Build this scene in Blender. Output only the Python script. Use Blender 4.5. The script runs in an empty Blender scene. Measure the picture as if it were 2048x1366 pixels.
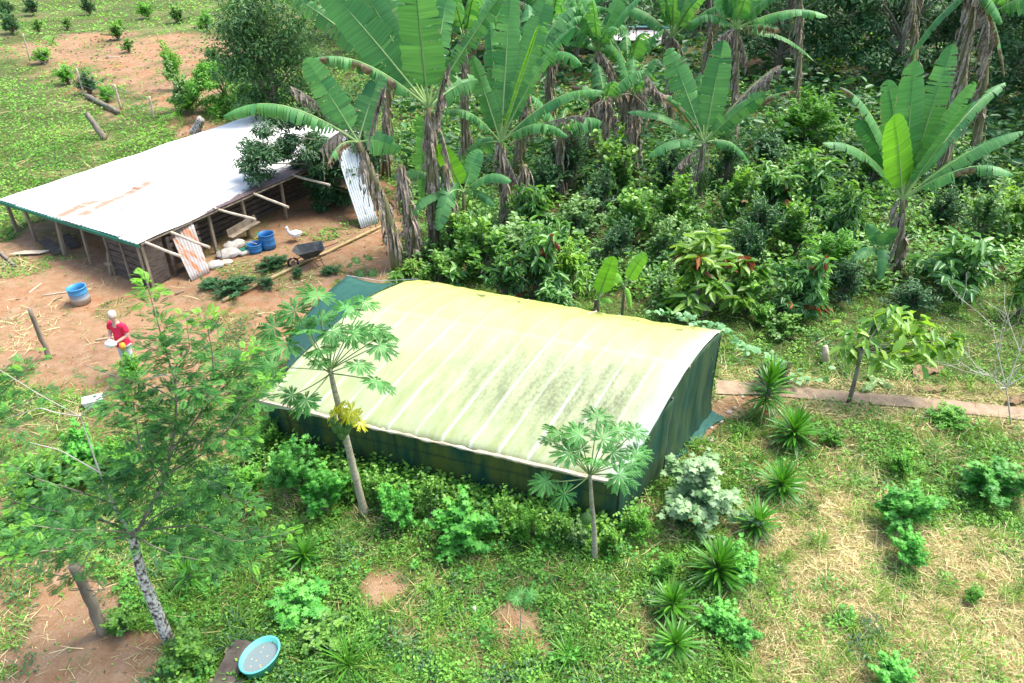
import bpy, math, random
import numpy as np
from mathutils import Vector
rng = np.random.default_rng(7)
random.seed(7)
R = math.radians
scene = bpy.context.scene

# ---------------------------------------------------------------- camera, light
FPX, PITCH, CAMH = 1500.0, R(32.3), 10.5
cd = bpy.data.cameras.new("camera")
cam = bpy.data.objects.new("camera", cd)
scene.collection.objects.link(cam)
cam.location = (0, 0, CAMH)
cam.rotation_euler = (R(90) - PITCH, 0, 0)
cd.sensor_width = 36
cd.lens = 36 * FPX / 2048
cd.clip_end = 2000
scene.camera = cam

SUN_EL, SUN_AZ = R(62), R(68)        # azimuth clockwise from +Y
world = bpy.data.worlds.new("World")
scene.world = world
world.use_nodes = True
wn = world.node_tree
sky = wn.nodes.new("ShaderNodeTexSky")
sky.sky_type = 'NISHITA'
sky.sun_disc = False
sky.sun_elevation = SUN_EL
sky.sun_rotation = SUN_AZ
sky.dust_density = 3.0
sky.air_density = 1.0
sky.ozone_density = 1.0
bg = wn.nodes["Background"]
bg.inputs[1].default_value = 0.12
wn.links.new(sky.outputs[0], bg.inputs[0])
sd = bpy.data.lights.new("sun", 'SUN')
sd.energy = 1.5
sd.angle = R(24)
sd.color = (1.0, 0.96, 0.88)
sun = bpy.data.objects.new("sun", sd)
scene.collection.objects.link(sun)
sdir = Vector((math.sin(SUN_AZ) * math.cos(SUN_EL), math.cos(SUN_AZ) * math.cos(SUN_EL), math.sin(SUN_EL)))
sun.rotation_euler = sdir.to_track_quat('Z', 'Y').to_euler()
scene.view_settings.view_transform = 'Standard'
scene.view_settings.look = 'None'
scene.view_settings.exposure = 2.0
scene.view_settings.gamma = 1.0
scene.cycles.max_bounces = 8
scene.cycles.transparent_max_bounces = 8

# ---------------------------------------------------------------- measuring the place
SN, CS = math.sin(PITCH), math.cos(PITCH)
def G(px, py, z=0.0):
    """place point of the photo at height z"""
    x = (px - 1024) / FPX; y = -(py - 683) / FPX
    dz = -SN + y * CS; dy = CS + y * SN
    t = (z - CAMH) / dz
    return np.array([x * t, dy * t, z])
def Q(px, py, Y):
    """place point of the photo at distance Y"""
    x = (px - 1024) / FPX; y = -(py - 683) / FPX
    dz = -SN + y * CS; dy = CS + y * SN
    t = Y / dy
    return np.array([x * t, Y, CAMH + dz * t])
def pip(x, y, poly):
    inside = np.zeros(x.shape, bool)
    n = len(poly)
    for i in range(n):
        x0, y0 = poly[i]; x1, y1 = poly[(i + 1) % n]
        c = ((y0 > y) != (y1 > y))
        with np.errstate(divide='ignore', invalid='ignore'):
            xi = (x1 - x0) * (y - y0) / (y1 - y0 + 1e-12) + x0
        inside ^= c & (x < xi)
    return inside
def wpoly(pts):
    return [tuple(G(px, py)[:2]) for px, py in pts]
_nt = np.random.default_rng(3).random((256, 256))
def vnoise(x, y, s):
    x = np.asarray(x, float) / s + 100.3; y = np.asarray(y, float) / s + 57.7
    xi = np.floor(x).astype(int); yi = np.floor(y).astype(int)
    fx = x - xi; fy = y - yi
    fx = fx * fx * (3 - 2 * fx); fy = fy * fy * (3 - 2 * fy)
    a = _nt[xi % 256, yi % 256]; b = _nt[(xi + 1) % 256, yi % 256]
    c = _nt[xi % 256, (yi + 1) % 256]; d = _nt[(xi + 1) % 256, (yi + 1) % 256]
    return (a * (1 - fx) + b * fx) * (1 - fy) + (c * (1 - fx) + d * fx) * fy
def fbm(x, y, s):
    return (vnoise(x, y, s) + .5 * vnoise(x, y, s * .45) + .25 * vnoise(x, y, s * .2)) / 1.75

# ---------------------------------------------------------------- mesh helpers
def norm(v):
    v = np.asarray(v, float)
    return v / (np.linalg.norm(v, axis=-1, keepdims=True) + 1e-12)
UP = np.array([0, 0, 1.0])
def mesh_np(name, V, F, mats, attrs=None, smooth=False, uv=None, midx=None):
    """V (n,3), F (m,k) with one k"""
    V = np.asarray(V, np.float32); F = np.asarray(F, np.int32)
    k = F.shape[1]
    me = bpy.data.meshes.new(name)
    me.vertices.add(len(V)); me.vertices.foreach_set("co", V.ravel())
    me.loops.add(F.size); me.loops.foreach_set("vertex_index", F.ravel())
    me.polygons.add(len(F))
    me.polygons.foreach_set("loop_start", np.arange(0, F.size, k, dtype=np.int32))
    me.polygons.foreach_set("loop_total", np.full(len(F), k, np.int32))
    if smooth: me.polygons.foreach_set("use_smooth", np.ones(len(F), bool))
    for m in mats: me.materials.append(m)
    if midx is not None: me.polygons.foreach_set("material_index", np.asarray(midx, np.int32))
    for an, av in (attrs or {}).items():
        a = me.attributes.new(an, 'FLOAT', 'POINT')
        a.data.foreach_set("value", np.asarray(av, np.float32))
    if uv is not None:
        l = me.uv_layers.new(name="UVMap")
        l.data.foreach_set("uv", np.asarray(uv, np.float32)[F.ravel()].ravel())
    me.update(calc_edges=True)
    return me
def link(name, me, parent=None, loc=None):
    o = bpy.data.objects.new(name, me)
    scene.collection.objects.link(o)
    if parent is not None: o.parent = parent
    if loc is not None: o.location = loc
    return o
def tag(o, label=None, cat=None, group=None, kind=None):
    if label: o['label'] = label
    if cat: o['category'] = cat
    if group: o['group'] = group
    if kind: o['kind'] = kind
    return o
def empty(name, loc, label, cat, group=None, rz=0, s=1):
    o = link(name, None, None, tuple(loc))
    o.rotation_euler = (0, 0, rz); o.scale = (s, s, s)
    return tag(o, label, cat, group)
class MB:
    """collects quads and tris, attrs tint/dry and uv"""
    def __init__(s): s.V = []; s.F = []; s.M = []; s.T = []; s.D = []; s.UV = []; s.n = 0
    def add(s, V, F, mi=0, tint=.5, dry=0., uv=None):
        V = np.asarray(V, float).reshape(-1, 3)
        s.V.append(V)
        for f in F: s.F.append(tuple(int(i) + s.n for i in f)); s.M.append(mi)
        s.T.append(np.broadcast_to(tint, (len(V),))); s.D.append(np.broadcast_to(dry, (len(V),)))
        s.UV.append(np.zeros((len(V), 2)) if uv is None else np.asarray(uv, float))
        s.n += len(V)
    def box(s, c, size, rot=None, mi=0, tint=.5, jit=0):
        c = np.asarray(c, float); h = np.asarray(size, float) / 2
        P = np.array([[x, y, z] for z in (-1, 1) for y in (-1, 1) for x in (-1, 1)], float) * h
        if jit: P += rng.uniform(-jit, jit, P.shape)
        if rot is not None: P = P @ np.asarray(rot, float)   # rows = axes
        s.add(P + c, [(0, 2, 3, 1), (4, 5, 7, 6), (0, 1, 5, 4), (2, 6, 7, 3), (0, 4, 6, 2), (1, 3, 7, 5)], mi, tint)
    def beam(s, a, b, w, h, up=UP, mi=0, tint=.5, jit=0):
        a = np.asarray(a, float); b = np.asarray(b, float)
        d = b - a; L = np.linalg.norm(d); d = d / L
        sd_ = norm(np.cross(up, d)) if abs(np.dot(up, d)) < .999 else np.array([1., 0, 0])
        u = np.cross(d, sd_)
        s.box((a + b) / 2, (L, w, h), np.array([d, sd_, u]), mi, tint, jit)
    def tube(s, pts, rad, n=8, mi=0, tint=.5, dry=0., cap=True, wob=0):
        pts = np.asarray(pts, float); m = len(pts)
        rad = np.broadcast_to(rad, (m,)).astype(float)
        T = norm(np.gradient(pts, axis=0))
        ref = np.array([1., 0, 0]) if abs(T[0][0]) < .8 else np.array([0, 1., 0])
        A = norm(np.cross(T, ref)); B = np.cross(T, A)
        th = np.arange(n) / n * 2 * math.pi
        rr = rad[:, None] * (1 + (rng.uniform(-wob, wob, (m, n)) if wob else 0))
        V = pts[:, None] + rr[..., None] * (np.cos(th)[None, :, None] * A[:, None] + np.sin(th)[None, :, None] * B[:, None])
        F = [(i * n + j, i * n + (j + 1) % n, (i + 1) * n + (j + 1) % n, (i + 1) * n + j) for i in range(m - 1) for j in range(n)]
        if cap: F += [tuple(range(n))[::-1], tuple((m - 1) * n + j for j in range(n))]
        L = np.concatenate([[0], np.cumsum(np.linalg.norm(np.diff(pts, axis=0), axis=1))])
        uv = np.stack([np.repeat(L, n), np.tile(th / 6.283, m)], 1)
        s.add(V.reshape(-1, 3), F, mi, tint, dry, uv)
    def lathe(s, prof, c=(0, 0, 0), n=24, mi=0, close=False, sx=1, sy=1):
        prof = np.asarray(prof, float); m = len(prof)
        th = np.arange(n) / n * 2 * math.pi
        V = np.stack([prof[:, 0][:, None] * np.cos(th) * sx, prof[:, 0][:, None] * np.sin(th) * sy, np.repeat(prof[:, 1][:, None], n, 1)], -1) + np.asarray(c, float)
        F = [(i * n + j, i * n + (j + 1) % n, (i + 1) * n + (j + 1) % n, (i + 1) * n + j) for i in range(m - 1) for j in range(n)]
        if close: F += [tuple((m - 1) * n + j for j in range(n))]
        s.add(V.reshape(-1, 3), F, mi)
    def mesh(s, name, mats, smooth=False):
        V = np.concatenate(s.V)
        me = bpy.data.meshes.new(name)
        me.from_pydata(V.tolist(), [], s.F)
        for m in mats: me.materials.append(m)
        me.polygons.foreach_set("material_index", np.asarray(s.M, np.int32))
        if smooth: me.polygons.foreach_set("use_smooth", np.ones(len(s.F), bool))
        for an, av in (("tint", s.T), ("dry", s.D)):
            a = me.attributes.new(an, 'FLOAT', 'POINT'); a.data.foreach_set("value", np.concatenate(av).astype(np.float32))
        l = me.uv_layers.new(name="UVMap")
        li = np.zeros(len(me.loops), np.int32); me.loops.foreach_get("vertex_index", li)
        l.data.foreach_set("uv", np.concatenate(s.UV)[li].astype(np.float32).ravel())
        me.update()
        return me
    def obj(s, name, mats, parent=None, smooth=False, loc=None):
        if not isinstance(mats, (list, tuple)): mats = [mats]
        return link(name, s.mesh(name, mats, smooth), parent, loc)

# ---------------------------------------------------------------- materials
def N(nt, t, **kw):
    n = nt.nodes.new(t)
    for k, v in kw.items(): setattr(n, k, v)
    return n
def new_mat(name):
    m = bpy.data.materials.new(name); m.use_nodes = True
    nt = m.node_tree
    return m, nt, nt.nodes["Principled BSDF"]
def ramp(nt, fac, stops):
    r = N(nt, "ShaderNodeValToRGB")
    e = r.color_ramp.elements
    while len(e) < len(stops): e.new(.5)
    for el, (p, c) in zip(e, stops):
        el.position = p; el.color = tuple(c) + ((1,) if len(c) == 3 else ())
    nt.links.new(fac, r.inputs[0])
    return r.outputs[0]
def noise(nt, scale, detail=4, coord=None, rough=.55, stretch=None, which="Object"):
    tc = N(nt, "ShaderNodeTexCoord")
    src = tc.outputs[which]
    if stretch is not None:
        mp = N(nt, "ShaderNodeMapping"); mp.inputs["Scale"].default_value = stretch
        nt.links.new(src, mp.inputs[0]); src = mp.outputs[0]
    n = N(nt, "ShaderNodeTexNoise"); n.inputs["Scale"].default_value = scale
    n.inputs["Detail"].default_value = detail; n.inputs["Roughness"].default_value = rough
    nt.links.new(src, n.inputs["Vector"])
    return n.outputs[0]
def mixc(nt, fac, a, b, mode='MIX'):
    m = N(nt, "ShaderNodeMix", data_type='RGBA', blend_type=mode)
    for sock, v in ((m.inputs[0], fac), (m.inputs[6], a), (m.inputs[7], b)):
        if isinstance(v, (int, float)): sock.default_value = v
        elif isinstance(v, tuple): sock.default_value = v + ((1,) if len(v) == 3 else ())
        else: nt.links.new(v, sock)
    return m.outputs[2]
def math_(nt, op, a, b=None, clamp=False):
    m = N(nt, "ShaderNodeMath", operation=op, use_clamp=clamp)
    for i, v in enumerate((a, b)):
        if v is None: continue
        if isinstance(v, (int, float)): m.inputs[i].default_value = v
        else: nt.links.new(v, m.inputs[i])
    return m.outputs[0]
def attr(nt, name):
    a = N(nt, "ShaderNodeAttribute"); a.attribute_name = name
    return a.outputs["Fac"]
def bump(nt, p, h, strength=.3, dist=.02):
    b = N(nt, "ShaderNodeBump"); b.inputs["Strength"].default_value = strength; b.inputs["Distance"].default_value = dist
    nt.links.new(h, b.inputs["Height"]); nt.links.new(b.outputs[0], p.inputs["Normal"])
def basic(name, c0, c1, scale=6, rough=.8, stretch=None, bs=.3, spec=.3, metal=0, which="Object"):
    m, nt, p = new_mat(name)
    n = noise(nt, scale, 5, stretch=stretch, which=which)
    nt.links.new(ramp(nt, n, [(.3, c0), (.7, c1)]), p.inputs["Base Color"])
    p.inputs["Roughness"].default_value = rough; p.inputs["Specular IOR Level"].default_value = spec
    p.inputs["Metallic"].default_value = metal
    if bs: bump(nt, p, n, bs, .01)
    return m
def leaf_mat(name, dark, light, trans=.3, rough=.45, spec=.4, drycol=None, veins=False, tcol=None):
    m, nt, p = new_mat(name)
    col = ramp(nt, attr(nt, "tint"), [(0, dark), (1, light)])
    oi = N(nt, "ShaderNodeObjectInfo")
    hs = N(nt, "ShaderNodeHueSaturation")
    nt.links.new(col, hs.inputs["Color"])
    v = math_(nt, 'MULTIPLY_ADD', oi.outputs["Random"], .3); v.node.inputs[2].default_value = .85
    nt.links.new(v, hs.inputs["Value"])
    col = hs.outputs[0]
    if veins:
        tc = N(nt, "ShaderNodeTexCoord")
        sp = N(nt, "ShaderNodeSeparateXYZ"); nt.links.new(tc.outputs["UV"], sp.inputs[0])
        w = math_(nt, 'SINE', math_(nt, 'MULTIPLY', sp.outputs[0], 190))
        mp = N(nt, "ShaderNodeMapping"); mp.inputs["Scale"].default_value = (22, 1.2, 1)
        nt.links.new(tc.outputs["UV"], mp.inputs[0])
        nz = N(nt, "ShaderNodeTexNoise"); nz.inputs["Scale"].default_value = 1.0; nz.inputs["Detail"].default_value = 3
        nt.links.new(mp.outputs[0], nz.inputs["Vector"])
        col = mixc(nt, 1.0, col, ramp(nt, nz.outputs[0], [(.3, (.72, .76, .74)), (.7, (1.2, 1.2, 1.1))]), 'MULTIPLY')
        h = math_(nt, 'ADD', math_(nt, 'MULTIPLY', w, .35), math_(nt, 'MULTIPLY', nz.outputs[0], 2.0))
        bump(nt, p, h, .35, .006)
    if drycol:
        n = noise(nt, 9, 4)
        dr = ramp(nt, n, [(.3, drycol[0]), (.75, drycol[1])])
        f = math_(nt, 'ADD', attr(nt, "dry"), math_(nt, 'MULTIPLY', math_(nt, 'SUBTRACT', n, .5), .7))
        f = ramp(nt, f, [(.42, (0, 0, 0)), (.58, (1, 1, 1))])
        col = mixc(nt, f, col, dr)
    nt.links.new(col, p.inputs["Base Color"])
    p.inputs["Roughness"].default_value = rough; p.inputs["Specular IOR Level"].default_value = spec
    tr = N(nt, "ShaderNodeBsdfTranslucent")
    tm = mixc(nt, 1.0, col, tcol or (1.5, 1.5, .6), 'MULTIPLY')
    nt.links.new(tm, tr.inputs[0])
    mx = N(nt, "ShaderNodeMixShader"); mx.inputs[0].default_value = trans
    nt.links.new(p.outputs[0], mx.inputs[1]); nt.links.new(tr.outputs[0], mx.inputs[2])
    nt.links.new(mx.outputs[0], nt.nodes["Material Output"].inputs[0])
    return m
DRY = ((.11, .065, .035), (.42, .31, .20))
M = {}
M['banana'] = leaf_mat("banana_leaf", (.035, .16, .055), (.15, .36, .11), .3, .5, .32, DRY, True)
M['banana_new'] = leaf_mat("banana_new_leaf", (.14, .38, .035), (.24, .52, .05), .4, .45, .4, DRY, True)
M['midrib'] = basic("midrib", (.20, .32, .10), (.30, .42, .15), 5, .5)
M['petiole'] = basic("petiole", (.10, .17, .05), (.20, .27, .09), 7, .6)
M['bstem'] = basic("banana_stem", (.09, .085, .03), (.27, .24, .12), 5, .8, (3, 3, .6), .5)
M['fibre'] = basic("dead_sheath", (.09, .06, .04), (.50, .41, .31), 7, .9, (4, 4, .7), .6)
M['fruit'] = basic("green_fruit", (.04, .11, .02), (.09, .18, .04), 6, .5)
M['papaya'] = leaf_mat("papaya_leaf", (.045, .20, .05), (.16, .42, .10), .3, .5, .35)
M['papaya_yellow'] = leaf_mat("papaya_yellow_leaf", (.55, .55, .03), (.75, .72, .06), .3, .5, .3)
M['ptrunk'] = basic("papaya_trunk", (.20, .18, .11), (.42, .38, .27), 9, .8, (1, 1, 4), .6)
M['round'] = leaf_mat("broad_leaf", (.035, .14, .025), (.26, .50, .07), .32, .4, .45)
M['roundpale'] = leaf_mat("pale_broad_leaf", (.09, .21, .06), (.30, .46, .17), .3, .45, .4)
M['cacao'] = leaf_mat("cacao_leaf", (.035, .14, .035), (.20, .42, .09), .3, .36, .5)
M['cacao_bright'] = leaf_mat("cacao_bright_leaf", (.08, .23, .03), (.28, .46, .07), .35, .4, .45)
M['redleaf'] = leaf_mat("red_young_leaf", (.20, .035, .015), (.42, .13, .03), .35, .4, .4)
M['fine'] = leaf_mat("fine_leaf", (.02, .085, .026), (.09, .22, .07), .25, .45, .4)
M['midfine'] = leaf_mat("mid_fine_leaf", (.03, .10, .03), (.15, .30, .09), .3, .45, .4)
M['finebright'] = leaf_mat("fine_bright_leaf", (.07, .25, .025), (.20, .46, .05), .35, .45, .4)
M['feather'] = leaf_mat("feathery_leaf", (.025, .12, .035), (.12, .37, .07), .3, .5, .3)
M['feathertip'] = leaf_mat("feathery_tip_leaf", (.12, .34, .03), (.2, .45, .05), .35, .5, .3)
M['lobed'] = leaf_mat("lobed_leaf", (.06, .28, .04), (.20, .55, .09), .35, .45, .35)
M['pale'] = leaf_mat("pale_lobed_leaf", (.14, .29, .10), (.42, .56, .32), .25, .55, .3)
M['vine'] = leaf_mat("vine_leaf", (.11, .30, .10), (.28, .50, .24), .3, .5, .3)
M['yucca'] = leaf_mat("strap_leaf", (.02, .11, .012), (.11, .33, .025), .2, .38, .5)
M['weed'] = leaf_mat("weed_leaf", (.04, .15, .02), (.22, .46, .07), .3, .5, .3)
M['pasture'] = leaf_mat("pasture_leaf", (.08, .24, .03), (.26, .50, .08), .3, .6, .2)
M['blade'] = leaf_mat("grass_blade", (.07, .20, .02), (.27, .45, .07), .3, .5, .3)
M['straw'] = leaf_mat("straw", (.40, .33, .13), (.80, .70, .38), .2, .7, .2, tcol=(1, .9, .7))
M['litter'] = leaf_mat("leaf_litter", (.05, .03, .018), (.30, .20, .11), .1, .8, .2, tcol=(1, .9, .7))
M['bark'] = basic("grey_bark", (.10, .085, .06), (.27, .24, .18), 8, .9, (1, 1, .3), .6)
M['lichen'] = basic("lichen_bark", (.09, .06, .045), (.62, .59, .52), 20, .9, (1, 1, .8), .6)
M['lichen'].node_tree.nodes['Color Ramp'].color_ramp.elements[0].position = .40
M['lichen'].node_tree.nodes['Color Ramp'].color_ramp.elements[1].position = .58
M['redbark'] = basic("reddish_bark", (.20, .12, .06), (.40, .28, .16), 8, .85, (1, 1, .3), .4)
M['palebark'] = basic("pale_bark", (.36, .33, .26), (.56, .52, .43), 6, .8, None, .3)
M['wood'] = basic("weathered_wood", (.13, .10, .07), (.30, .25, .18), 5, .9, (1, 1, .25), .5)
M['plank'] = basic("grey_plank", (.04, .032, .027), (.125, .10, .08), 4, .9, (1, 1, 5), .4)
M['pole'] = basic("pale_pole", (.38, .29, .19), (.62, .53, .40), 5, .75, None, .3)
M['bamboo'] = basic("long_pole_wood", (.26, .19, .08), (.46, .37, .18), 3, .7, None, .3)
M['white'] = basic("white_plastic", (.62, .62, .60), (.80, .80, .78), 5, .6, None, .1)
M['sack'] = basic("woven_sack", (.25, .22, .18), (.56, .53, .48), 3, .85, None, .4)
M['teal'] = basic("turquoise_plastic", (.08, .36, .33), (.12, .46, .41), 3, .4, None, .05)
M['greenpaint'] = basic("green_paint", (.01, .12, .075), (.02, .19, .12), 5, .5, None, .1)
M['darkmetal'] = basic("dark_metal", (.03, .033, .032), (.10, .105, .10), 6, .6, None, .2, .4, .3)
M['rustmetal'] = basic("rusty_frame", (.10, .05, .03), (.25, .15, .10), 9, .8)
M['rubber'] = basic("rubber", (.015, .015, .015), (.04, .04, .04), 9, .8)
M['wire'] = basic("wire", (.16, .15, .14), (.3, .29, .27), 9, .6)
M['skin'] = basic("skin", (.50, .30, .22), (.60, .38, .28), 9, .6, None, .05)
M['shirt'] = basic("red_shirt", (.62, .012, .05), (.75, .03, .085), 5, .8, None, .2)
M['trouser'] = basic("pale_trousers", (.42, .45, .46), (.60, .63, .64), 5, .8, None, .2)
M['hair'] = basic("pale_hair", (.40, .32, .24), (.60, .52, .42), 20, .7, None, .4)
M['feathers'] = basic("white_feathers", (.72, .72, .70), (.84, .84, .82), 9, .7, None, .2)
M['orange'] = basic("orange_skin", (.62, .22, .02), (.75, .35, .04), 9, .5, None, .1)
M['flower'] = leaf_mat("pink_bract", (.55, .03, .06), (.75, .08, .14), .3, .5, .3, tcol=(1.2, .6, .6))
M['purple'] = leaf_mat("purple_leaf", (.03, .015, .02), (.10, .05, .06), .2, .4, .4)
M['concrete'] = basic("path_surface", (.22, .155, .10), (.34, .255, .17), 5, .9, None, .4)
M['stone'] = basic("stone", (.30, .24, .19), (.50, .44, .37), 5, .9, None, .5)
def barrel_mat(name, fade):
    m, nt, p = new_mat(name)
    tc = N(nt, "ShaderNodeTexCoord"); sp = N(nt, "ShaderNodeSeparateXYZ"); nt.links.new(tc.outputs["Object"], sp.inputs[0])
    n = noise(nt, 7, 5, stretch=(1, 1, .4))
    f = math_(nt, 'ADD', math_(nt, 'MULTIPLY', sp.outputs[2], 1.9 if fade else 8), math_(nt, 'MULTIPLY', n, .45))
    c = ramp(nt, f, [(.55, (.34, .29, .22) if fade else (.02, .12, .26)), (.95, (.035, .24, .46) if fade else (.02, .15, .36))])
    nt.links.new(c, p.inputs["Base Color"]); p.inputs["Roughness"].default_value = .5
    return m
M['barrel_faded'] = barrel_mat("faded_blue_plastic", True)
M['barrel'] = barrel_mat("blue_plastic", False)
def zinc_mat(name, base0, base1, rust, uvstreak=True):
    m, nt, p = new_mat(name)
    n = noise(nt, 1.1, 6, stretch=(1, 1, 1))
    s = noise(nt, 2.2, 6, stretch=(.35, 5, 1))
    col = ramp(nt, n, [(.3, base0), (.7, base1)])
    f = ramp(nt, s, [(1 - rust - .04, (0, 0, 0)), (1 - rust + .08, (1, 1, 1))])
    col = mixc(nt, f, col, (.42, .17, .07))
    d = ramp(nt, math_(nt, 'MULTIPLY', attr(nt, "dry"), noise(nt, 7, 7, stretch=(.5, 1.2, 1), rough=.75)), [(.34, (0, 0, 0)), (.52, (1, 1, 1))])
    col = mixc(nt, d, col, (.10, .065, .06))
    r2 = ramp(nt, math_(nt, 'MULTIPLY', attr(nt, "tint"), noise(nt, 3, 5, stretch=(1, 1, 1))), [(.14, (0, 0, 0)), (.50, (.9, .9, .9))])
    col = mixc(nt, r2, col, (.36, .13, .055))
    nt.links.new(col, p.inputs["Base Color"])
    p.inputs["Roughness"].default_value = .5; p.inputs["Metallic"].default_value = .1
    return m
M['roof'] = zinc_mat("painted_zinc_roof", (.56, .54, .51), (.74, .72, .68), .0)
M['rustsheet'] = zinc_mat("rusty_zinc", (.30, .28, .26), (.48, .45, .42), .47)
M['zinc'] = zinc_mat("bare_zinc", (.42, .46, .46), (.60, .64, .64), .12)
# plastic roof sheet of the shade house
def plastic_mat():
    m, nt, p = new_mat("algae_stained_plastic")
    tc = N(nt, "ShaderNodeTexCoord"); sp = N(nt, "ShaderNodeSeparateXYZ"); nt.links.new(tc.outputs["UV"], sp.inputs[0])
    u, v = sp.outputs[0], sp.outputs[1]
    n = noise(nt, .9, 5); n2 = noise(nt, 14, 8, rough=.75); mpz = N(nt, "ShaderNodeMapping"); mpz.inputs["Scale"].default_value = (34, 4.5, 1); nt.links.new(tc.outputs["UV"], mpz.inputs[0]); nz3 = N(nt, "ShaderNodeTexNoise"); nz3.inputs["Scale"].default_value = 1.; nz3.inputs["Detail"].default_value = 7; nz3.inputs["Roughness"].default_value = .68; nt.links.new(mpz.outputs[0], nz3.inputs["Vector"]); n3 = nz3.outputs[0]
    # yellow algae on the back half and in the middle bays
    f = math_(nt, 'ADD', v, math_(nt, 'MULTIPLY', math_(nt, 'SUBTRACT', n, .5), .55))
    col = ramp(nt, f, [(.0, (.42, .47, .27)), (.30, (.47, .52, .28)), (.50, (.48, .53, .29)), (.64, (.52, .56, .23)), (1.0, (.48, .52, .14))])
    g = ramp(nt, n3, [(.45, (0, 0, 0)), (.75, (1, 1, 1))])
    lowband = ramp(nt, v, [(.05, (1, 1, 1)), (.55, (0, 0, 0))])
    col = mixc(nt, mixc(nt, 1.0, g, lowband, 'MULTIPLY'), col, (.34, .42, .10))
    dk = ramp(nt, math_(nt, 'ADD', math_(nt, 'MULTIPLY', n2, .55), math_(nt, 'MULTIPLY', n3, .5)), [(.43, (0, 0, 0)), (.62, (1, 1, 1))])
    mb = ramp(nt, v, [(.12, (.35, .35, .35)), (.28, (1, 1, 1)), (.5, (.7, .7, .7)), (.7, (0, 0, 0))])
    mu = ramp(nt, u, [(.30, (.1, .1, .1)), (.6, (.8, .8, .8)), (.88, (1, 1, 1)), (.97, (.3, .3, .3))])
    dk = mixc(nt, 1.0, mixc(nt, 1.0, dk, mb, 'MULTIPLY'), mu, 'MULTIPLY')
    col = mixc(nt, dk, col, (.15, .18, .10))
    # black mould near the back edge
    mk = noise(nt, 2.4, 7, stretch=(1, 1, 1), rough=.75)
    bb = ramp(nt, v, [(.80, (0, 0, 0)), (.9, (1, 1, 1))])
    mm = mixc(nt, 1.0, ramp(nt, mk, [(.55, (0, 0, 0)), (.62, (1, 1, 1))]), bb, 'MULTIPLY')
    col = mixc(nt, mm, col, (.13, .15, .05))
    # clean white where the rafters rub the sheet, and the newer sheet at the right end
    rub = attr(nt, "tint")
    col = mixc(nt, math_(nt, 'MULTIPLY', rub, .95), col, (.74, .76, .70))
    we = ramp(nt, math_(nt, 'ADD', u, math_(nt, 'MULTIPLY', v, -.02)), [(.92, (0, 0, 0)), (.985, (.8, .8, .8))])
    col = mixc(nt, we, col, (.44, .48, .47))
    nt.links.new(col, p.inputs["Base Color"])
    p.inputs["Roughness"].default_value = .38; p.inputs["Specular IOR Level"].default_value = .4
    bump(nt, p, noise(nt, 5, 5, stretch=(2, .7, 1)), .25, .02)
    tr = N(nt, "ShaderNodeBsdfTranslucent"); nt.links.new(col, tr.inputs[0])
    mx = N(nt, "ShaderNodeMixShader"); mx.inputs[0].default_value = .25
    nt.links.new(p.outputs[0], mx.inputs[1]); nt.links.new(tr.outputs[0], mx.inputs[2])
    nt.links.new(mx.outputs[0], nt.nodes["Material Output"].inputs[0])
    return m
M['plastic'] = plastic_mat()
def net_mat(name, base0, base1, stain):
    m, nt, p = new_mat(name)
    n = noise(nt, 1.6, 6, stretch=(2.6, 2.6, .35), rough=.65)
    n2 = noise(nt, 1.0, 4, stretch=(1.6, 1.6, .7))
    fine = noise(nt, 90, 2)
    col = ramp(nt, n, [(.3, base0), (.7, base1)])
    f = math_(nt, 'MULTIPLY', ramp(nt, n2, [(.38, (0, 0, 0)), (.55, (1, 1, 1))]), ramp(nt, n, [(.36, (.15, .15, .15)), (.58, (1, 1, 1))]))
    col = mixc(nt, math_(nt, 'MULTIPLY', f, stain), col, (.105, .12, .018))
    bn = noise(nt, 1.1, 5, stretch=(3.0, 3.0, .3))
    col = mixc(nt, math_(nt, 'MULTIPLY', ramp(nt, bn, [(.58, (0, 0, 0)), (.68, (1, 1, 1))]), stain * .9), col, (.030, .028, .012))
    col = mixc(nt, .5, col, ramp(nt, fine, [(.3, (.5, .5, .5)), (.7, (1.6, 1.6, 1.6))]), 'MULTIPLY')
    nt.links.new(col, p.inputs["Base Color"])
    p.inputs["Roughness"].default_value = .75; p.inputs["Specular IOR Level"].default_value = .25
    bump(nt, p, fine, .3, .004)
    return m
M['net'] = net_mat("dark_green_net", (.008, .040, .024), (.018, .080, .048), .85)
M['netside'] = net_mat("green_net_side", (.006, .034, .021), (.020, .075, .046), .3)
M['netlight'] = net_mat("green_net_canopy", (.016, .075, .058), (.026, .105, .082), .05)
# ---------------------------------------------------------------- ground regions (in place coordinates)
YARD = wpoly([(-500, 470), (0, 480), (100, 440), (240, 395), (700, 300), (800, 400), (800, 520), (790, 575), (690, 560), (640, 650), (560, 730), (480, 800), (470, 900), (400, 960), (240, 960), (100, 1010), (-500, 1080)])
YARD2 = wpoly([(-600, 1050), (180, 1105), (260, 1165), (250, 1215), (335, 1280), (330, 1366), (300, 1600), (-900, 1600)])
HILL = wpoly([(90, 75), (200, 60), (300, 72), (470, 55), (500, 130), (450, 200), (400, 290), (330, 262), (270, 195), (190, 150), (120, 110)])
TRACK = wpoly([(-60, 40), (0, 62), (60, 85), (150, 140), (250, 222), (236, 240), (110, 150), (0, 82), (-60, 60)])
DRYP = wpoly([(1450, 1075), (1540, 960), (1680, 985), (1760, 1050), (1900, 1060), (2048, 1050), (2600, 1040), (2600, 1600), (1580, 1600), (1500, 1366), (1480, 1280), (1440, 1200)])
HALF = wpoly([(1300, 900), (1400, 850), (1500, 790), (1700, 820), (2600, 880), (2600, 1060), (1480, 1080)])
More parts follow.
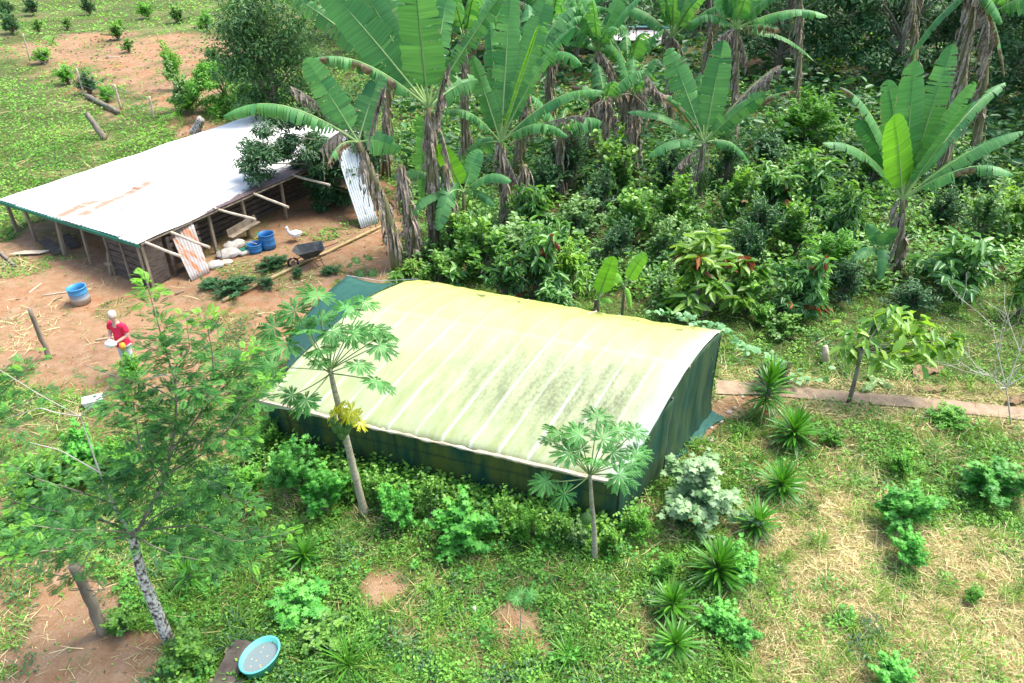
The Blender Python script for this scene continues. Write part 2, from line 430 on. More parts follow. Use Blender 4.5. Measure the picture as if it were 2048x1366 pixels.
EDGE = wpoly([(1440, 735), (1700, 755), (2500, 820), (2500, 900), (1700, 850), (1450, 830)])
GROVE = wpoly([(790, 250), (820, 100), (880, -60), (2800, -60), (2800, 640), (2100, 560), (1640, 590), (1450, 610), (1300, 610), (840, 545)])
BARE = wpoly([(1372, 905), (1400, 850), (1470, 785), (1520, 765), (1530, 800), (1470, 850), (1420, 900)])
SPOTS = [(760, 1190, .40), (1035, 1238, .40), (1076, 1292, .24), (590, 615, .9), (440, 905, .45), (470, 850, .4), (30, 1000, .3), (880, 1100, .0), (1300, 1215, .0)]
def cover(x, y):
    """soil, dryness, grove shade litter for place coordinates"""
    n = fbm(x, y, 1.2); n2 = fbm(x + 40, y + 11, .45)
    jx = x + (fbm(x + 9, y, 1.5) - .5) * .9; jy = y + (fbm(x, y + 33, 1.5) - .5) * .9
    soil = np.zeros_like(x); dry = np.zeros_like(x); gro = np.zeros_like(x)
    yard = pip(jx, jy, YARD) | pip(jx, jy, YARD2)
    nearness = np.clip((17.0 - y) / 4.5, 0, 1)          # weeds creep in towards the trees
    s = np.where(yard, np.clip(1.35 - nearness * 1.0 * pip(jx, jy, YARD) - (n > .60) * .8, 0, 1), 0)
    soil = np.maximum(soil, s)
    hl = pip(jx + (n - .5) * 3, jy, HILL)
    soil = np.maximum(soil, hl * np.clip(1.2 - (n2 > .62) * .8, 0, 1))
    soil = np.maximum(soil, pip(jx, jy, TRACK) * .9)
    for px, py, r in SPOTS:
        if r <= 0: continue
        g = G(px, py); d = np.hypot(jx - g[0], (jy - g[1])) / r
        soil = np.maximum(soil, np.clip(1.6 - d * 1.2, 0, 1))
    soil = np.maximum(soil, pip(jx, jy, BARE) * .95)
    dry = np.maximum(dry, pip(jx, jy, DRYP) * np.clip(.62 + (n - .40) * 3.2, 0.25, 1))
    dry = np.maximum(dry, pip(jx, jy, HALF) * np.clip((n - .46) * 3.5, 0, .7))
    dry = np.maximum(dry, pip(jx, jy, EDGE) * .62)
    for px, py, r in ((60, 648, 1.1), (30, 535, .7), (130, 600, .5), (20, 690, .8)):
        g = G(px, py); dry = np.maximum(dry, np.clip(1.3 - np.hypot(jx - g[0], (jy - g[1]) * 1.5) / r, 0, .8))
    dry = np.maximum(dry, np.clip((n - .6) * 2.2, 0, .45) * ~((x > 3) & (y > 14.6)))
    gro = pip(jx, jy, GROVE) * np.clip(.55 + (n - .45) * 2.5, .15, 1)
    return soil, dry, gro
def ground_z(x, y):
    return (fbm(x, y, 1.7) - .5) * .07 + (fbm(x, y, 9) - .5) * np.clip((y - 26) / 20, 0, 1) * .8
def axis(lo, f0, f1, hi, step, g=1.18):
    a = list(np.arange(f0, f1, step))
    s = step; v = a[-1]
    while v < hi: s *= g; v += s; a.append(v)
    s = step; v = f0; pre = []
    while v > lo: s *= g; v -= s; pre.append(v)
    return np.array(pre[::-1] + a)
gx = axis(-300, -15, 15, 300, .13, 1.12); gy = axis(-60, 5, 27, 400, .13, 1.07)
X, Y_ = np.meshgrid(gx, gy)
so, dr, gr = cover(X.ravel(), Y_.ravel())
Z = ground_z(X, Y_).ravel()
nx, ny = len(gx), len(gy)
ii = (np.arange(ny - 1)[:, None] * nx + np.arange(nx - 1)[None]).ravel()
def ground_mat():
    m, nt, p = new_mat("ground_earth")
    n = noise(nt, .35, 6); n2 = noise(nt, 3.2, 8, rough=.7); n3 = noise(nt, 28, 6, rough=.7)
    soilc = ramp(nt, n, [(.3, (.18, .10, .055)), (.5, (.27, .155, .08)), (.7, (.27, .115, .05))])
    soilc = mixc(nt, ramp(nt, n2, [(.42, (0, 0, 0)), (.66, (.7, .7, .7))]), soilc, (.33, .235, .15))
    soilc = mixc(nt, ramp(nt, n3, [(.60, (0, 0, 0)), (.72, (.7, .7, .7))]), soilc, (.14, .085, .05))
    grassc = ramp(nt, n2, [(.3, (.05, .065, .02)), (.7, (.11, .12, .04))])
    dryc = ramp(nt, n3, [(.3, (.26, .20, .09)), (.7, (.52, .43, .22))])
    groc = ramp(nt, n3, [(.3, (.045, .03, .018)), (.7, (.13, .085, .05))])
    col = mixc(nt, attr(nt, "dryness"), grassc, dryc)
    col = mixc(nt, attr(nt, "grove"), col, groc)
    col = mixc(nt, attr(nt, "soil"), col, soilc)
    nt.links.new(col, p.inputs["Base Color"]); p.inputs["Roughness"].default_value = .95; p.inputs["Specular IOR Level"].default_value = .15
    bump(nt, p, math_(nt, 'ADD', n3, n2), .8, .03)
    return m
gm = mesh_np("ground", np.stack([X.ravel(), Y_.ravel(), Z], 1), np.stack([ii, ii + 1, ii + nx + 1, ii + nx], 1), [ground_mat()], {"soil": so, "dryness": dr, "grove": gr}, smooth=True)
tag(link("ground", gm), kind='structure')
# footpath
def strip(name, left, right, z, mat, rows=60):
    L = np.array([G(*p) for p in left]); Rr = np.array([G(*p) for p in right])
    t = np.linspace(0, 1, rows)
    def lerp(P):
        s = np.linspace(0, 1, len(P)); return np.stack([np.interp(t, s, P[:, i]) for i in range(3)], 1)
    a, b = lerp(L), lerp(Rr)
    wob = (fbm(t * 40, t * 0 + 3, 1.5) - .5)[:, None] * .12
    a = a + (a - b) * wob; b = b - (a - b) * (fbm(t * 40, t * 0 + 9, 1.3) - .5)[:, None] * .12
    V = []; K = 5
    for k in range(K):
        q = a + (b - a) * k / (K - 1); q[:, 2] = ground_z(q[:, 0], q[:, 1]) + z + (.0 if k in (0, K - 1) else .012); V.append(q)
    V = np.stack(V, 1).reshape(-1, 3)
    F = [(i * K + k, i * K + k + 1, (i + 1) * K + k + 1, (i + 1) * K + k) for i in range(rows - 1) for k in range(K - 1)]
    return tag(link(name, mesh_np(name, V, F, [mat], smooth=True)), kind='structure')
strip("footpath", [(1430, 762), (1530, 768), (1700, 785), (1850, 797), (2048, 818), (2500, 860)], [(1430, 790), (1530, 793), (1700, 806), (1850, 820), (2048, 842), (2500, 890)], .03, M['concrete'])
# ---------------------------------------------------------------- shade house (large structure 1)
FL = np.array([-5.22, 12.4]); FR = np.array([1.95, 9.93]); BL = np.array([-2.22, 15.9]); BR = np.array([4.45, 13.55])
PROF_T = np.array([0, .1, .25, .4, .55, .68, .8, .9, 1.0]); PROF_Z = np.array([1.28, 1.46, 1.74, 2.0, 2.22, 2.36, 2.38, 2.33, 2.2])
def roof_pt(u, v, dz=0.0):
    base = (FL + (FR - FL) * u) * (1 - v) + (BL + (BR - BL) * u) * v
    return np.array([base[0], base[1], np.interp(v, PROF_T, PROF_Z) + dz])
house = empty("shade_house", (0, 0, 0), "long low plant house with green net walls and yellowed plastic roof", "shade house")
NU, NV = 220, 46
u = np.linspace(0, 1, NU + 1); v = np.linspace(0, 1, NV + 1)
Ug, Vg = np.meshgrid(u, v)
Zp = np.interp(Vg, PROF_T, PROF_Z)
bx_ = (FL[0] + (FR[0] - FL[0]) * Ug) * (1 - Vg) + (BL[0] + (BR[0] - BL[0]) * Ug) * Vg
by_ = (FL[1] + (FR[1] - FL[1]) * Ug) * (1 - Vg) + (BL[1] + (BR[1] - BL[1]) * Ug) * Vg
RAFT = [.015, .09, .165, .24, .315, .39, .465, .54, .615, .69, .765, .84, .915, .985]
rub = np.zeros_like(Ug)
sag = np.ones_like(Ug)
for r in RAFT:
    d = np.abs(Ug - r) * 7.5
    rub = np.maximum(rub, np.clip(1 - d / .034, 0, 1) ** .6)
    sag = np.minimum(sag, np.clip(d / .25, 0, 1))
rub *= np.clip(1.15 - Vg * 1.3, .0, 1) * np.clip(fbm(Ug * 60, Vg * 7, 1) * 1.7 - .15, .15, 1)
d = np.abs(Vg - .60) * 4.5
rub = np.maximum(rub, np.clip(1 - d / .06, 0, 1) * .4 * (.3 + fbm(Ug * 20, Vg * 5, 1)))
Zr = Zp - sag * .010 + (fbm(Ug * 7, Vg * 4, .9) - .5) * .11 + (fbm(Ug * 22 + Vg * 6, Vg * 3, .5) - .5) * .03 + .055 * (rub > .4) * 0
Zr[0] -= .05; edge = (fbm(Ug[0] * 9, Ug[0] * 0, .3) - .5)
Zr[0] += edge * .05
by_[0] -= .06 + edge * .05
Zr += -.05 * np.sin(np.pi * Ug) * (Vg > .8) * (Vg - .8) * 5
iu = (np.arange(NV)[:, None] * (NU + 1) + np.arange(NU)[None]).ravel()
me = mesh_np("roof_sheet", np.stack([bx_.ravel(), by_.ravel(), Zr.ravel()], 1), np.stack([iu, iu + 1, iu + NU + 2, iu + NU + 1], 1), [M['plastic']],
             {"tint": rub.ravel(), "dry": rub.ravel() * 0}, True, uv=np.stack([Ug.ravel(), Vg.ravel()], 1))
rs = link("roof_sheet", me, house)
so_ = rs.modifiers.new("thick", 'SOLIDIFY'); so_.thickness = .006; so_.offset = -1
for r in RAFT:
    b = MB(); b.tube([roof_pt(r, t, -.045) for t in np.linspace(.0, 1, 10)], .018, 6); b.obj("rafter", M['pole'], house)
b = MB(); b.tube([roof_pt(t, .0, -.05) + np.array([.0, -.0, 0]) for t in np.linspace(-.005, 1.005, 12)], .03, 7, wob=.1); b.obj("eave_pole", M['pole'], house)
b = MB(); b.tube([roof_pt(t, .62, -.08) for t in np.linspace(0, 1, 8)], .035, 7); b.obj("ridge_pole", M['pole'], house)
# roll of plastic along the front eave
b = MB(); b.tube([roof_pt(t, .0, -.015 + .01 * math.sin(t * 47)) + np.array([.01, -.075, 0]) for t in np.linspace(.1, 1., 70)], np.array([.028 + .012 * math.sin(i * 1.7) for i in range(70)]), 7, wob=.2); b.obj("eave_roll", M['pole'], house, True)
def wall(name, A, B, ztop, mat, ub=0., nu=60, nz=16, wav=.035, seed=0, skirt=0., ph=0):
    """net panel from ground point A to B hanging from heights ztop(t)"""
    t = np.linspace(0, 1, nu + 1); s = np.linspace(0, 1, nz + 1)
    T, S = np.meshgrid(t, s)
    d = norm(np.append(B - A, 0)); nrm = np.array([d[1], -d[0], 0])
    ztp = np.array([ztop(q) for q in t])
    Zw = S * ztp[None, :]
    off = (fbm(T * np.linalg.norm(B - A) + seed * 9, S * .6 + seed, .35) - .5) * wav * 2 + np.sin(T * np.linalg.norm(B - A) * 3.1 + seed) * wav * .4 + skirt * (1 - S) ** 6
    Xw = A[0] + (B[0] - A[0]) * T + nrm[0] * off; Yw = A[1] + (B[1] - A[1]) * T + nrm[1] * off
    iu = (np.arange(nz)[:, None] * (nu + 1) + np.arange(nu)[None]).ravel()
    me = mesh_np(name, np.stack([Xw.ravel(), Yw.ravel(), Zw.ravel()], 1), np.stack([iu, iu + 1, iu + nu + 2, iu + nu + 1], 1), [mat], smooth=True)
    o = link(name, me, house); m_ = o.modifiers.new("thick", 'SOLIDIFY'); m_.thickness = .006
    return o
a_, b_, c_, d_ = FL + (0.15, .06), FR + (-.02, .08), BR + (.0, -.02), BL + (.1, -.1)
HOUSE_XY = [tuple(q) for q in (a_, b_, c_, d_)]
wall("front_wall_net", a_, b_, lambda t: 1.24 - .02 * math.sin(t * 9), M['net'], nu=110, seed=1)
for k, z in enumerate((.42, .84)):     # sewn seams of the front net
    b = MB(); b.tube([np.array([*(a_ + (b_ - a_) * t), z - .03 * math.sin(t * 3 + k)]) + np.array([-.01, -.05, 0]) for t in np.linspace(.01, .99, 40)], .009, 5); b.obj("seam", M['netside'], house)
mid = b_ + (c_ - b_) * .42
def endz(t0, t1): return lambda t: float(np.interp(t0 + (t1 - t0) * t, PROF_T, PROF_Z)) - .03
wall("end_wall_net", b_, mid + (.05, -.05), endz(0, .43), M['netside'], nu=34, seed=2, wav=.03)
wall("end_wall_net", mid + (-.03, .0), c_, endz(.42, 1), M['netside'], nu=40, seed=3, wav=.04, skirt=.12)
wall("back_wall_net", c_, d_, lambda t: 2.15 - .05 * math.sin(3.14 * t), M['net'], nu=60, seed=4)
wall("left_wall_net", d_, a_, lambda t: float(np.interp(1 - t, PROF_T, PROF_Z)) - .04, M['net'], nu=40, seed=5)
# net skirt lying on the ground at the right end
V = []; K = 8
for i in range(31):
    t = i / 30; p0 = mid + (c_ - mid) * t
    wd = (.05 + .28 * t) * (.7 + .5 * vnoise(np.array([t * 9]), np.array([2.]), .8)[0])
    for k in range(K):
        s = k / (K - 1); q = p0 + np.array([.88, -.47]) * (.02 + wd * s)
        V.append([q[0], q[1], .02 + .09 * (1 - s) ** 2 + .05 * abs(math.sin(s * 7 + t * 15)) + float(ground_z(q[0], q[1]))])
F = [(i * K + k, i * K + k + 1, (i + 1) * K + k + 1, (i + 1) * K + k) for i in range(30) for k in range(K - 1)]
link("net_skirt", mesh_np("net_skirt", V, F, [M['netlight']], smooth=True), house)
# green net canopy at the left end
cp = [roof_pt(-.003, v, .0) for v in np.linspace(.05, 1, 16)]
outp = [G(585, 712, .55), G(572, 678, .8), G(600, 640, 1.1), G(640, 596, 1.35), G(695, 551, 1.5)]
op = np.stack([np.interp(np.linspace(0, 1, 16), np.linspace(0, 1, 5), np.array(outp)[:, i]) for i in range(3)], 1)
V = []
for i in range(16):
    for k in range(12):
        s = k / 11; q = cp[i] * (1 - s) + op[i] * s; q = q.copy(); q[2] -= .18 * math.sin(math.pi * s) * (.4 + .6 * i / 15) + .06 * s * (1 - i / 15); V.append(q)
F = [(i * 12 + k, i * 12 + k + 1, (i + 1) * 12 + k + 1, (i + 1) * 12 + k) for i in range(15) for k in range(11)]
o = link("net_canopy", mesh_np("net_canopy", V, F, [M['netlight']], smooth=True), house); o.modifiers.new("t", 'SOLIDIFY').thickness = .005
for i in (0, 4, 15):
    b = MB(); b.tube([np.array([op[i][0], op[i][1], 0]), op[i]], .03, 7); b.obj("post", M['wood'], house)
b = MB(); b.tube([cp[15] + np.array([0, 0, .01]), (cp[15] + op[15]) / 2 - np.array([0, 0, .1]), op[15]], .006, 5); b.obj("rope", M['white'], house)
for u_ in (.02, .25, .5, .75, .98):
    for v_ in (.03, .97):
        q = roof_pt(u_, v_); b = MB(); b.tube([np.array([q[0], q[1], 0]), q - np.array([0, 0, .08])], .035, 7); b.obj("post", M['wood'], house)
# dark fold post in the end wall, cord with a hook, torn openings of the front right corner
q = roof_pt(1, .43); b = MB(); b.tube([[mid[0] + .07, mid[1] - .03, 0], [mid[0] + .06, mid[1] - .03, q[2] - .05]], .03, 7); b.obj("post", M['darkmetal'], house)
# ---------------------------------------------------------------- animal shed (large structure 2)
SU = np.array([.476, .879, 0]); SV = np.array([-.844, .537, 0])
S0 = np.array([-10.55, 19.5, 0])
SL, SW = 11.4, 7.6
def sp(a, b, z): return S0 + SU * a + SV * b + np.array([0, 0, z])
def rz(a, b): return 1.47 - .042 * b + .01 * math.sin(a * 2)
shed = empty("animal_shed", sp(0, 0, 0), "low open-sided timber pen under a big white zinc roof", "shed")
SI = -np.array(sp(0, 0, 0))
def sobj(b, name, mat, smooth=False):
    o = b.obj(name, mat, shed, smooth); o.location = tuple(SI); return o
rows_ = 8; cols_ = 4
def shed_ab(px, py, z):
    q = G(px, py, z) - S0; det = SU[0] * SV[1] - SU[1] * SV[0]
    return ((q[0] * SV[1] - q[1] * SV[0]) / det, (SU[0] * q[1] - SU[1] * q[0]) / det)
STREAK = [(shed_ab(105, 438, 1.3), shed_ab(205, 398, 1.25)), (shed_ab(125, 448, 1.35), shed_ab(330, 352, 1.25))]
for r in range(rows_):
    for c in range(cols_):
        v0 = r * SW / rows_; v1 = v0 + SW / rows_ + .05
        u0 = -.05 + c * SL / cols_; u1 = u0 + SL / cols_ + .10
        if c == 0: u0 -= rng.uniform(0, .05)
        lift = .006 * ((c + r) % 2) + .012 * (r % 2) + rng.uniform(0, .004)
        nb = 44; V = []; tn = []; dy = []
        for i in range(19):
            a = u0 + (u1 - u0) * i / 18
            for k in range(nb + 1):
                bb = v0 + (v1 - v0) * k / nb
                ph = (bb / .19) % 1.0
                z = rz(a, bb) + .022 * (0.5 + .5 * math.cos(ph * 2 * math.pi)) ** 2 + lift + .01 * math.sin(a * 3 + r)
                V.append(sp(a, bb, z) + SI)
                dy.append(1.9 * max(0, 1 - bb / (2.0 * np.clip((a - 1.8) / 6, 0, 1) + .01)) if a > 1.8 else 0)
                tv = 0.
                for (a0_, b0_), (a1_, b1_) in STREAK:
                    tq = (a - a0_) / (a1_ - a0_)
                    if -.1 < tq < 1.1: tv = max(tv, float(np.clip(1.6 - abs(bb - (b0_ + (b1_ - b0_) * tq)) / .22, 0, 1)) * min(1, (1.1 - abs(tq * 2 - 1)) * 2.2))
                tn.append(max(0., tv))
        Fq = [(i * (nb + 1) + k, (i + 1) * (nb + 1) + k, (i + 1) * (nb + 1) + k + 1, i * (nb + 1) + k + 1) for i in range(18) for k in range(nb)]
        o = link("roof_sheet", mesh_np("roof_sheet", V, Fq, [M['roof']], {"tint": tn, "dry": dy}, True), shed)
        o.modifiers.new("t", 'SOLIDIFY').thickness = .004
# green edge board at the left end, with small gaps under the sheets
b = MB(); b.beam(sp(-.09, -.05, rz(0, 0) - .055), sp(-.09, SW + .1, rz(0, SW) - .055), .03, .10); sobj(b, "edge_board", M['greenpaint'])
b = MB(); b.beam(sp(-.02, .1, rz(0, 0) - .03), sp(-.02, SW, rz(0, SW) - .03), .05, .05); sobj(b, "edge_board", M['greenpaint'])
b = MB(); b.beam(sp(0, .03, rz(0, 0) - .045), sp(SL, .03, rz(SL, 0) - .045), .03, .05); sobj(b, "eave_board", M['wood'])
# purlins and rafters
for a in np.linspace(.4, SL - .3, 7):
    b = MB(); b.tube([sp(a, .1, rz(a, 0) - .09), sp(a, SW - .1, rz(a, SW) - .09)], .04, 7); sobj(b, "rafter", M['wood'])
# protruding pole ends
for (x0, y0, x1, y1) in ((300, 489, 362, 513), (338, 463, 419, 495), (455, 424, 511, 438), (530, 396, 577, 414), (610, 357, 660, 370)):
    p0 = G(x0, y0, 1.40); p1 = G(x1, y1, 1.30)
    p0 = p0 + (p0 - p1) * .5
    b = MB(); b.tube(np.linspace(p0, p1, 6) + rng.uniform(-.008, .008, (6, 3)), .042, 8, wob=.06); sobj(b, "pole_end", M['pole'])
# posts under the left edge and the back
for (px, py, w) in ((72, 482, .055), (130, 510, .07), (182, 530, .05)):
    g = G(px, py); loc = np.dot(g - S0, SV)
    top = sp(.02, loc, rz(0, loc) - .08)
    b = MB(); b.beam(g, top, w * 1.7, w * 1.4, up=SU, jit=.006); sobj(b, "post", M['wood'])
for a, bb in ((0.05, 0.1), (0.05, SW - .15), (3.7, SW - .15), (7.5, SW - .15), (11.2, SW - .15), (11.2, .15), (4, .2), (7.5, .2), (5.8, .2), (2.6, .2)):
    b = MB(); b.beam(sp(a, bb, 0), sp(a, bb, rz(a, bb) - .09), .085, .085, up=SU, jit=.005); sobj(b, "post", M['wood'])
# slatted end wall (five broad boards with gaps) from the corner to 1.75 m along
for k in range(6):
    z = .12 + k * .215
    b = MB(); b.beam(sp(-.02, .12, z), sp(-.02 + rng.uniform(-.01, .01), 1.78, z + rng.uniform(-.015, .015)), .024, .175, jit=.004, tint=rng.random()); sobj(b, "board", M['plank'])
for bb in (1.78, .98, .14):
    b = MB(); b.beam(sp(-.06, bb, 0), sp(-.06, bb, 1.36), .05, .05, up=SU, jit=.004); sobj(b, "batten", M['wood'])
b = MB(); b.beam(sp(-.16, 1.92, 0), sp(-.08, 1.80, .75), .10, .03, up=SU); b.beam(sp(-.2, 1.98, .38), sp(-.1, 1.7, .42), .03, .1); sobj(b, "batten", M['wood'])
# near wall: solid board door, broken panel with two square holes, then long rails
for k in range(4):
    a = .12 + k * .17
    b = MB(); b.beam(sp(a, .10, .02), sp(a, .10, 1.36), .165, .022, up=SV, jit=.003); sobj(b, "board", M['plank'])
for k, (z, h) in enumerate(((.10, .13), (.42, .13), (.75, .17), (.98, .12), (1.2, .12))):
    b = MB(); b.beam(sp(.85, .10, z), sp(2.05, .10, z), .022, h, jit=.004); sobj(b, "board", M['plank'])
for a in (.9, 1.32, 1.72):
    b = MB(); b.beam(sp(a, .07, 0), sp(a, .07, 1.3), .11, .02, up=SV); sobj(b, "batten", M['plank'])
for seg in range(4):
    a0 = 2.1 + seg * 2.3
    for k in range(7):
        z = .12 + k * .185
        b = MB(); b.beam(sp(a0, 1.05 + rng.uniform(-.01, .01), z + rng.uniform(-.015, .015)), sp(a0 + 2.28, 1.05, z + rng.uniform(-.015, .015)), .022, .14, jit=.004); sobj(b, "board", M['plank'])
# trough board hanging on the wall
b = MB(); b.beam(sp(3.1, .12, .52), sp(4.35, .12, .60), .03, .24); b.beam(sp(3.1, .0, .42), sp(4.35, .0, .50), .2, .03); sobj(b, "trough", M['wood'])
# back wall rails
for k in range(6):
    z = .15 + k * .24
    b = MB(); b.beam(sp(4, SW - 1.2, z * .8), sp(SL, SW - 1.2, z * .8), .022, .13); sobj(b, "board", M['plank'])

def zsheet(name, c4, mat, label, cat, amp=.012, pitch=.085, group=None, n=None):
    """corrugated sheet through four corners (bottom left, bottom right, top right, top left)"""
    c4 = [np.asarray(c, float) for c in c4]
    W = np.linalg.norm(c4[1] - c4[0]); nb = int(W / pitch) * 8
    nrm = norm(np.cross(c4[1] - c4[0], c4[3] - c4[0])); V = []
    for i in range(9):
        t = i / 8
        for k in range(nb + 1):
            s = k / nb
            q = (c4[0] * (1 - s) + c4[1] * s) * (1 - t) + (c4[3] * (1 - s) + c4[2] * s) * t
            V.append(q + nrm * (amp * math.sin(s * W / pitch * 2 * math.pi) - .03 * math.sin(t * math.pi)))
    base = (c4[0] + c4[1]) / 2
    Fq = [(i * (nb + 1) + k, i * (nb + 1) + k + 1, (i + 1) * (nb + 1) + k + 1, (i + 1) * (nb + 1) + k) for i in range(8) for k in range(nb)]
    me = mesh_np(name, np.array(V) - base, Fq, [mat], {"tint": np.zeros(len(V)), "dry": np.zeros(len(V))}, True)
    o = link(name, me, None, tuple(base)); o.modifiers.new("t", 'SOLIDIFY').thickness = .003
    return tag(o, label, cat, group)
zsheet("corrugated_sheet", [G(383, 562, .02), G(421, 545, .02), Q(386, 445, 21.2), Q(338, 462, 20.6)], M['rustsheet'], "rusty corrugated zinc sheet leaning on the pen wall beside the sacks", "zinc sheet")
zsheet("corrugated_sheet", [G(722, 457, .02), G(757, 445, .02), Q(712, 285, 25.6), Q(668, 290, 25.3)], M['zinc'], "shiny grey corrugated sheet leaning beside the banana stems", "zinc sheet", amp=.016)
# ---------------------------------------------------------------- far building beyond the bananas
bl = empty("far_building", (0, 0, 0), "far building with pale green and white roof seen between the banana leaves", "building")
p = G(1165, 110); q = G(1350, 112); zt = 2.6
pr = [Q(1165, 82, 52), Q(1345, 82, 52), Q(1345, 58, 58), Q(1165, 58, 58)]
for k in range(5):
    t0, t1 = k / 5, (k + 1) / 5 - .01
    b = MB(); V = [pr[0] * (1 - t0) + pr[1] * t0, pr[0] * (1 - t1) + pr[1] * t1, pr[3] * (1 - t1) + pr[2] * t1, pr[3] * (1 - t0) + pr[2] * t0]
    V = np.array(V); b.add(np.concatenate([V, V + [0, 0, .06]]), [(3, 2, 1, 0), (4, 5, 6, 7), (0, 1, 5, 4), (2, 3, 7, 6), (1, 2, 6, 5), (0, 4, 7, 3)])
    b.obj("roof_sheet", M['roof'], bl)
b = MB(); b.beam(pr[3] + [0, 0, .1], pr[2] + [0, 0, .1], .8, .1); b.obj("roof_ridge", M['teal'], bl)
for k in range(4):
    t = .02 + k * .32; g0 = pr[0] * (1 - t) + pr[1] * t
    b = MB(); b.beam([g0[0], g0[1] + .5, 0], [g0[0], g0[1] + .5, g0[2]], .15, .15, up=SU); b.obj("post", M['wood'], bl)
b = MB(); b.beam([pr[0][0], 57, pr[0][2] / 2], [pr[1][0], 57, pr[0][2] / 2], .12, pr[0][2]); b.obj("wall", M['plank'], bl)
# ---------------------------------------------------------------- things in the yard
def barrel(px, py, r, h, mat, label, rot=0, taper=.0, group="blue plastic tubs in the yard"):
    g = G(px, py); e = empty("blue_barrel", (g[0], g[1], 0), label, "barrel", group, rot)
    b = MB(); rb = r * (1 - taper)
    prof = [(.0, .01), (rb, .01), (rb * 1.01, h * .3), (r * 1.03, h * .33), (r * 1.0, h * .36), (r, h * .66), (r * 1.03, h * .69), (r, h * .72), (r, h - .03), (r * 1.05, h - .02), (r * 1.05, h), (r * .94, h), (r * .93, h * .7), (rb * .9, .05), (0, .05)]
    b.lathe(prof, n=32); b.obj("shell", mat, e, True)
    return e
e = barrel(164, 605, .25, .50, M['barrel_faded'], "faded blue plastic tub standing alone on the bare yard"); e.rotation_euler = (0, R(-3), 0)
barrel(537, 496, .245, .52, M['barrel'], "taller bright blue barrel beside the pen wall")
e = barrel(511, 504, .23, .30, M['barrel'], "shorter blue tub between the sacks and the taller barrel")
g = G(511, 504); b = MB(); b.tube([[-.45, .1, .36], [.1, 0, .29]], .012, 6)
tag(b.obj("stick", M['pole'], None, False, tuple(g)), "thin stick lying across the shorter blue tub", "stick")

def sack(px, py, L, W, H, rz_, label, mat, bow=.0, tilt=0):
    g = G(px, py); n = 22; m = 14; V = []
    for i in range(m + 1):
        s = i / m * 2 - 1
        pw = (1 - abs(s) ** 5) ** .5 * (1 - .12 * (1 - abs(s)) * 0) + (.16 if abs(s) > .93 else 0)
        ph = (1 - abs(s) ** 2.4) ** .6
        for k in range(n):
            a = k / n * 2 * math.pi
            cx = math.copysign(abs(math.cos(a)) ** .7, math.cos(a)); sz = math.copysign(abs(math.sin(a)) ** .8, math.sin(a))
            wr = 1 + .07 * math.sin(s * 9 + a * 3) + .05 * math.sin(a * 7 + s * 4)
            V.append([s * L / 2, cx * W / 2 * max(pw, .1) * wr, H / 2 + sz * H / 2 * max(ph, .06) * wr + bow * (1 - s * s)])
    F = [(i * n + k, i * n + (k + 1) % n, (i + 1) * n + (k + 1) % n, (i + 1) * n + k) for i in range(m) for k in range(n)]
    V = np.array(V); V[:, 2] = np.maximum(V[:, 2], .0)
    o = link("feed_sack", mesh_np("feed_sack", V, F, [mat], smooth=True), None, (g[0], g[1], 0)); o.rotation_euler = (0, tilt, rz_)
    return tag(o, label, "sack", "sacks by the pen wall")
sack(431, 535, .55, .40, .20, .5, "plump white sack nearest the rusty sheet", M['sack'])
sack(450, 528, .5, .3, .12, .3, "flat brownish sack lying in front of the sack pile", M['pole'])
sack(458, 514, .75, .5, .26, .7, "crumpled grey white sack in the middle of the pile", M['sack'])
sack(470, 498, .75, .45, .30, 1.1, "highest crumpled sack against the pen wall", M['sack'])
s4 = sack(488, 508, .5, .38, .17, .9, "sack end with a dark green patch beside the shorter blue tub", M['sack'])
b = MB(); b.box((0.02, -.02, .175), (.24, .2, .012)); b.obj("patch", M['greenpaint'], s4)
b = MB(); b.tube([[0, 0, 0], [.02, 0, .45], [.0, .02, .62]], .012, 6)
g = G(446, 528); tag(b.obj("stick", M['wood'], None, False, (g[0], g[1], 0)), "dark stick standing up among the sacks", "stick")
# wheelbarrow
g = G(622, 530); wb = empty("wheelbarrow", (g[0], g[1], 0), "dark old wheelbarrow standing across the long pole", "wheelbarrow", rz=R(200))
top = np.array([[-.46, -.33, .62], [.36, -.36, .56], [.50, 0, .56], [.36, .36, .56], [-.46, .33, .62]]); bot = np.array([[-.22, -.17, .34], [.16, -.17, .28], [.22, 0, .28], [.16, .17, .28], [-.22, .17, .34]])
b = MB(); b.add(np.concatenate([top, bot, top * [.94, .94, 1], bot * [.92, .92, 1] + [0, 0, .015]]), [(k, (k + 1) % 5, 5 + (k + 1) % 5, 5 + k) for k in range(5)] + [(9, 8, 7, 6, 5)] + [(10 + k, 15 + k, 15 + (k + 1) % 5, 10 + (k + 1) % 5) for k in range(5)] + [(15, 16, 17, 18, 19)] + [(k, 10 + k, 10 + (k + 1) % 5, (k + 1) % 5) for k in range(5)])
b.tube(np.concatenate([top, top[:1]]), .013, 6, cap=False); b.obj("tray", M['darkmetal'], wb)
b = MB(); th = np.linspace(0, 2 * math.pi, 21); b.tube(np.stack([.52 + .15 * np.cos(th), 0 * th, .17 + .15 * np.sin(th)], 1), .032, 8, cap=False); wh = b.obj("wheel", M['rubber'], wb, True)
b = MB(); b.tube([[.52, -.03, .17], [.52, .03, .17]], .06, 10); b.obj("rim", M['rustmetal'], wh)
for s in (-1, 1):
    b = MB(); b.tube([[.56, s * .07, .17], [.1, s * .16, .30], [-.45, s * .24, .40], [-.95, s * .27, .50]], .016, 7); b.obj("handle", M['rustmetal'], wb)
    b = MB(); b.tube([[-.25, s * .2, .36], [-.38, s * .22, .0], [-.20, s * .2, .02], [.02, s * .17, .30]], .014, 6); b.obj("leg", M['rustmetal'], wb)
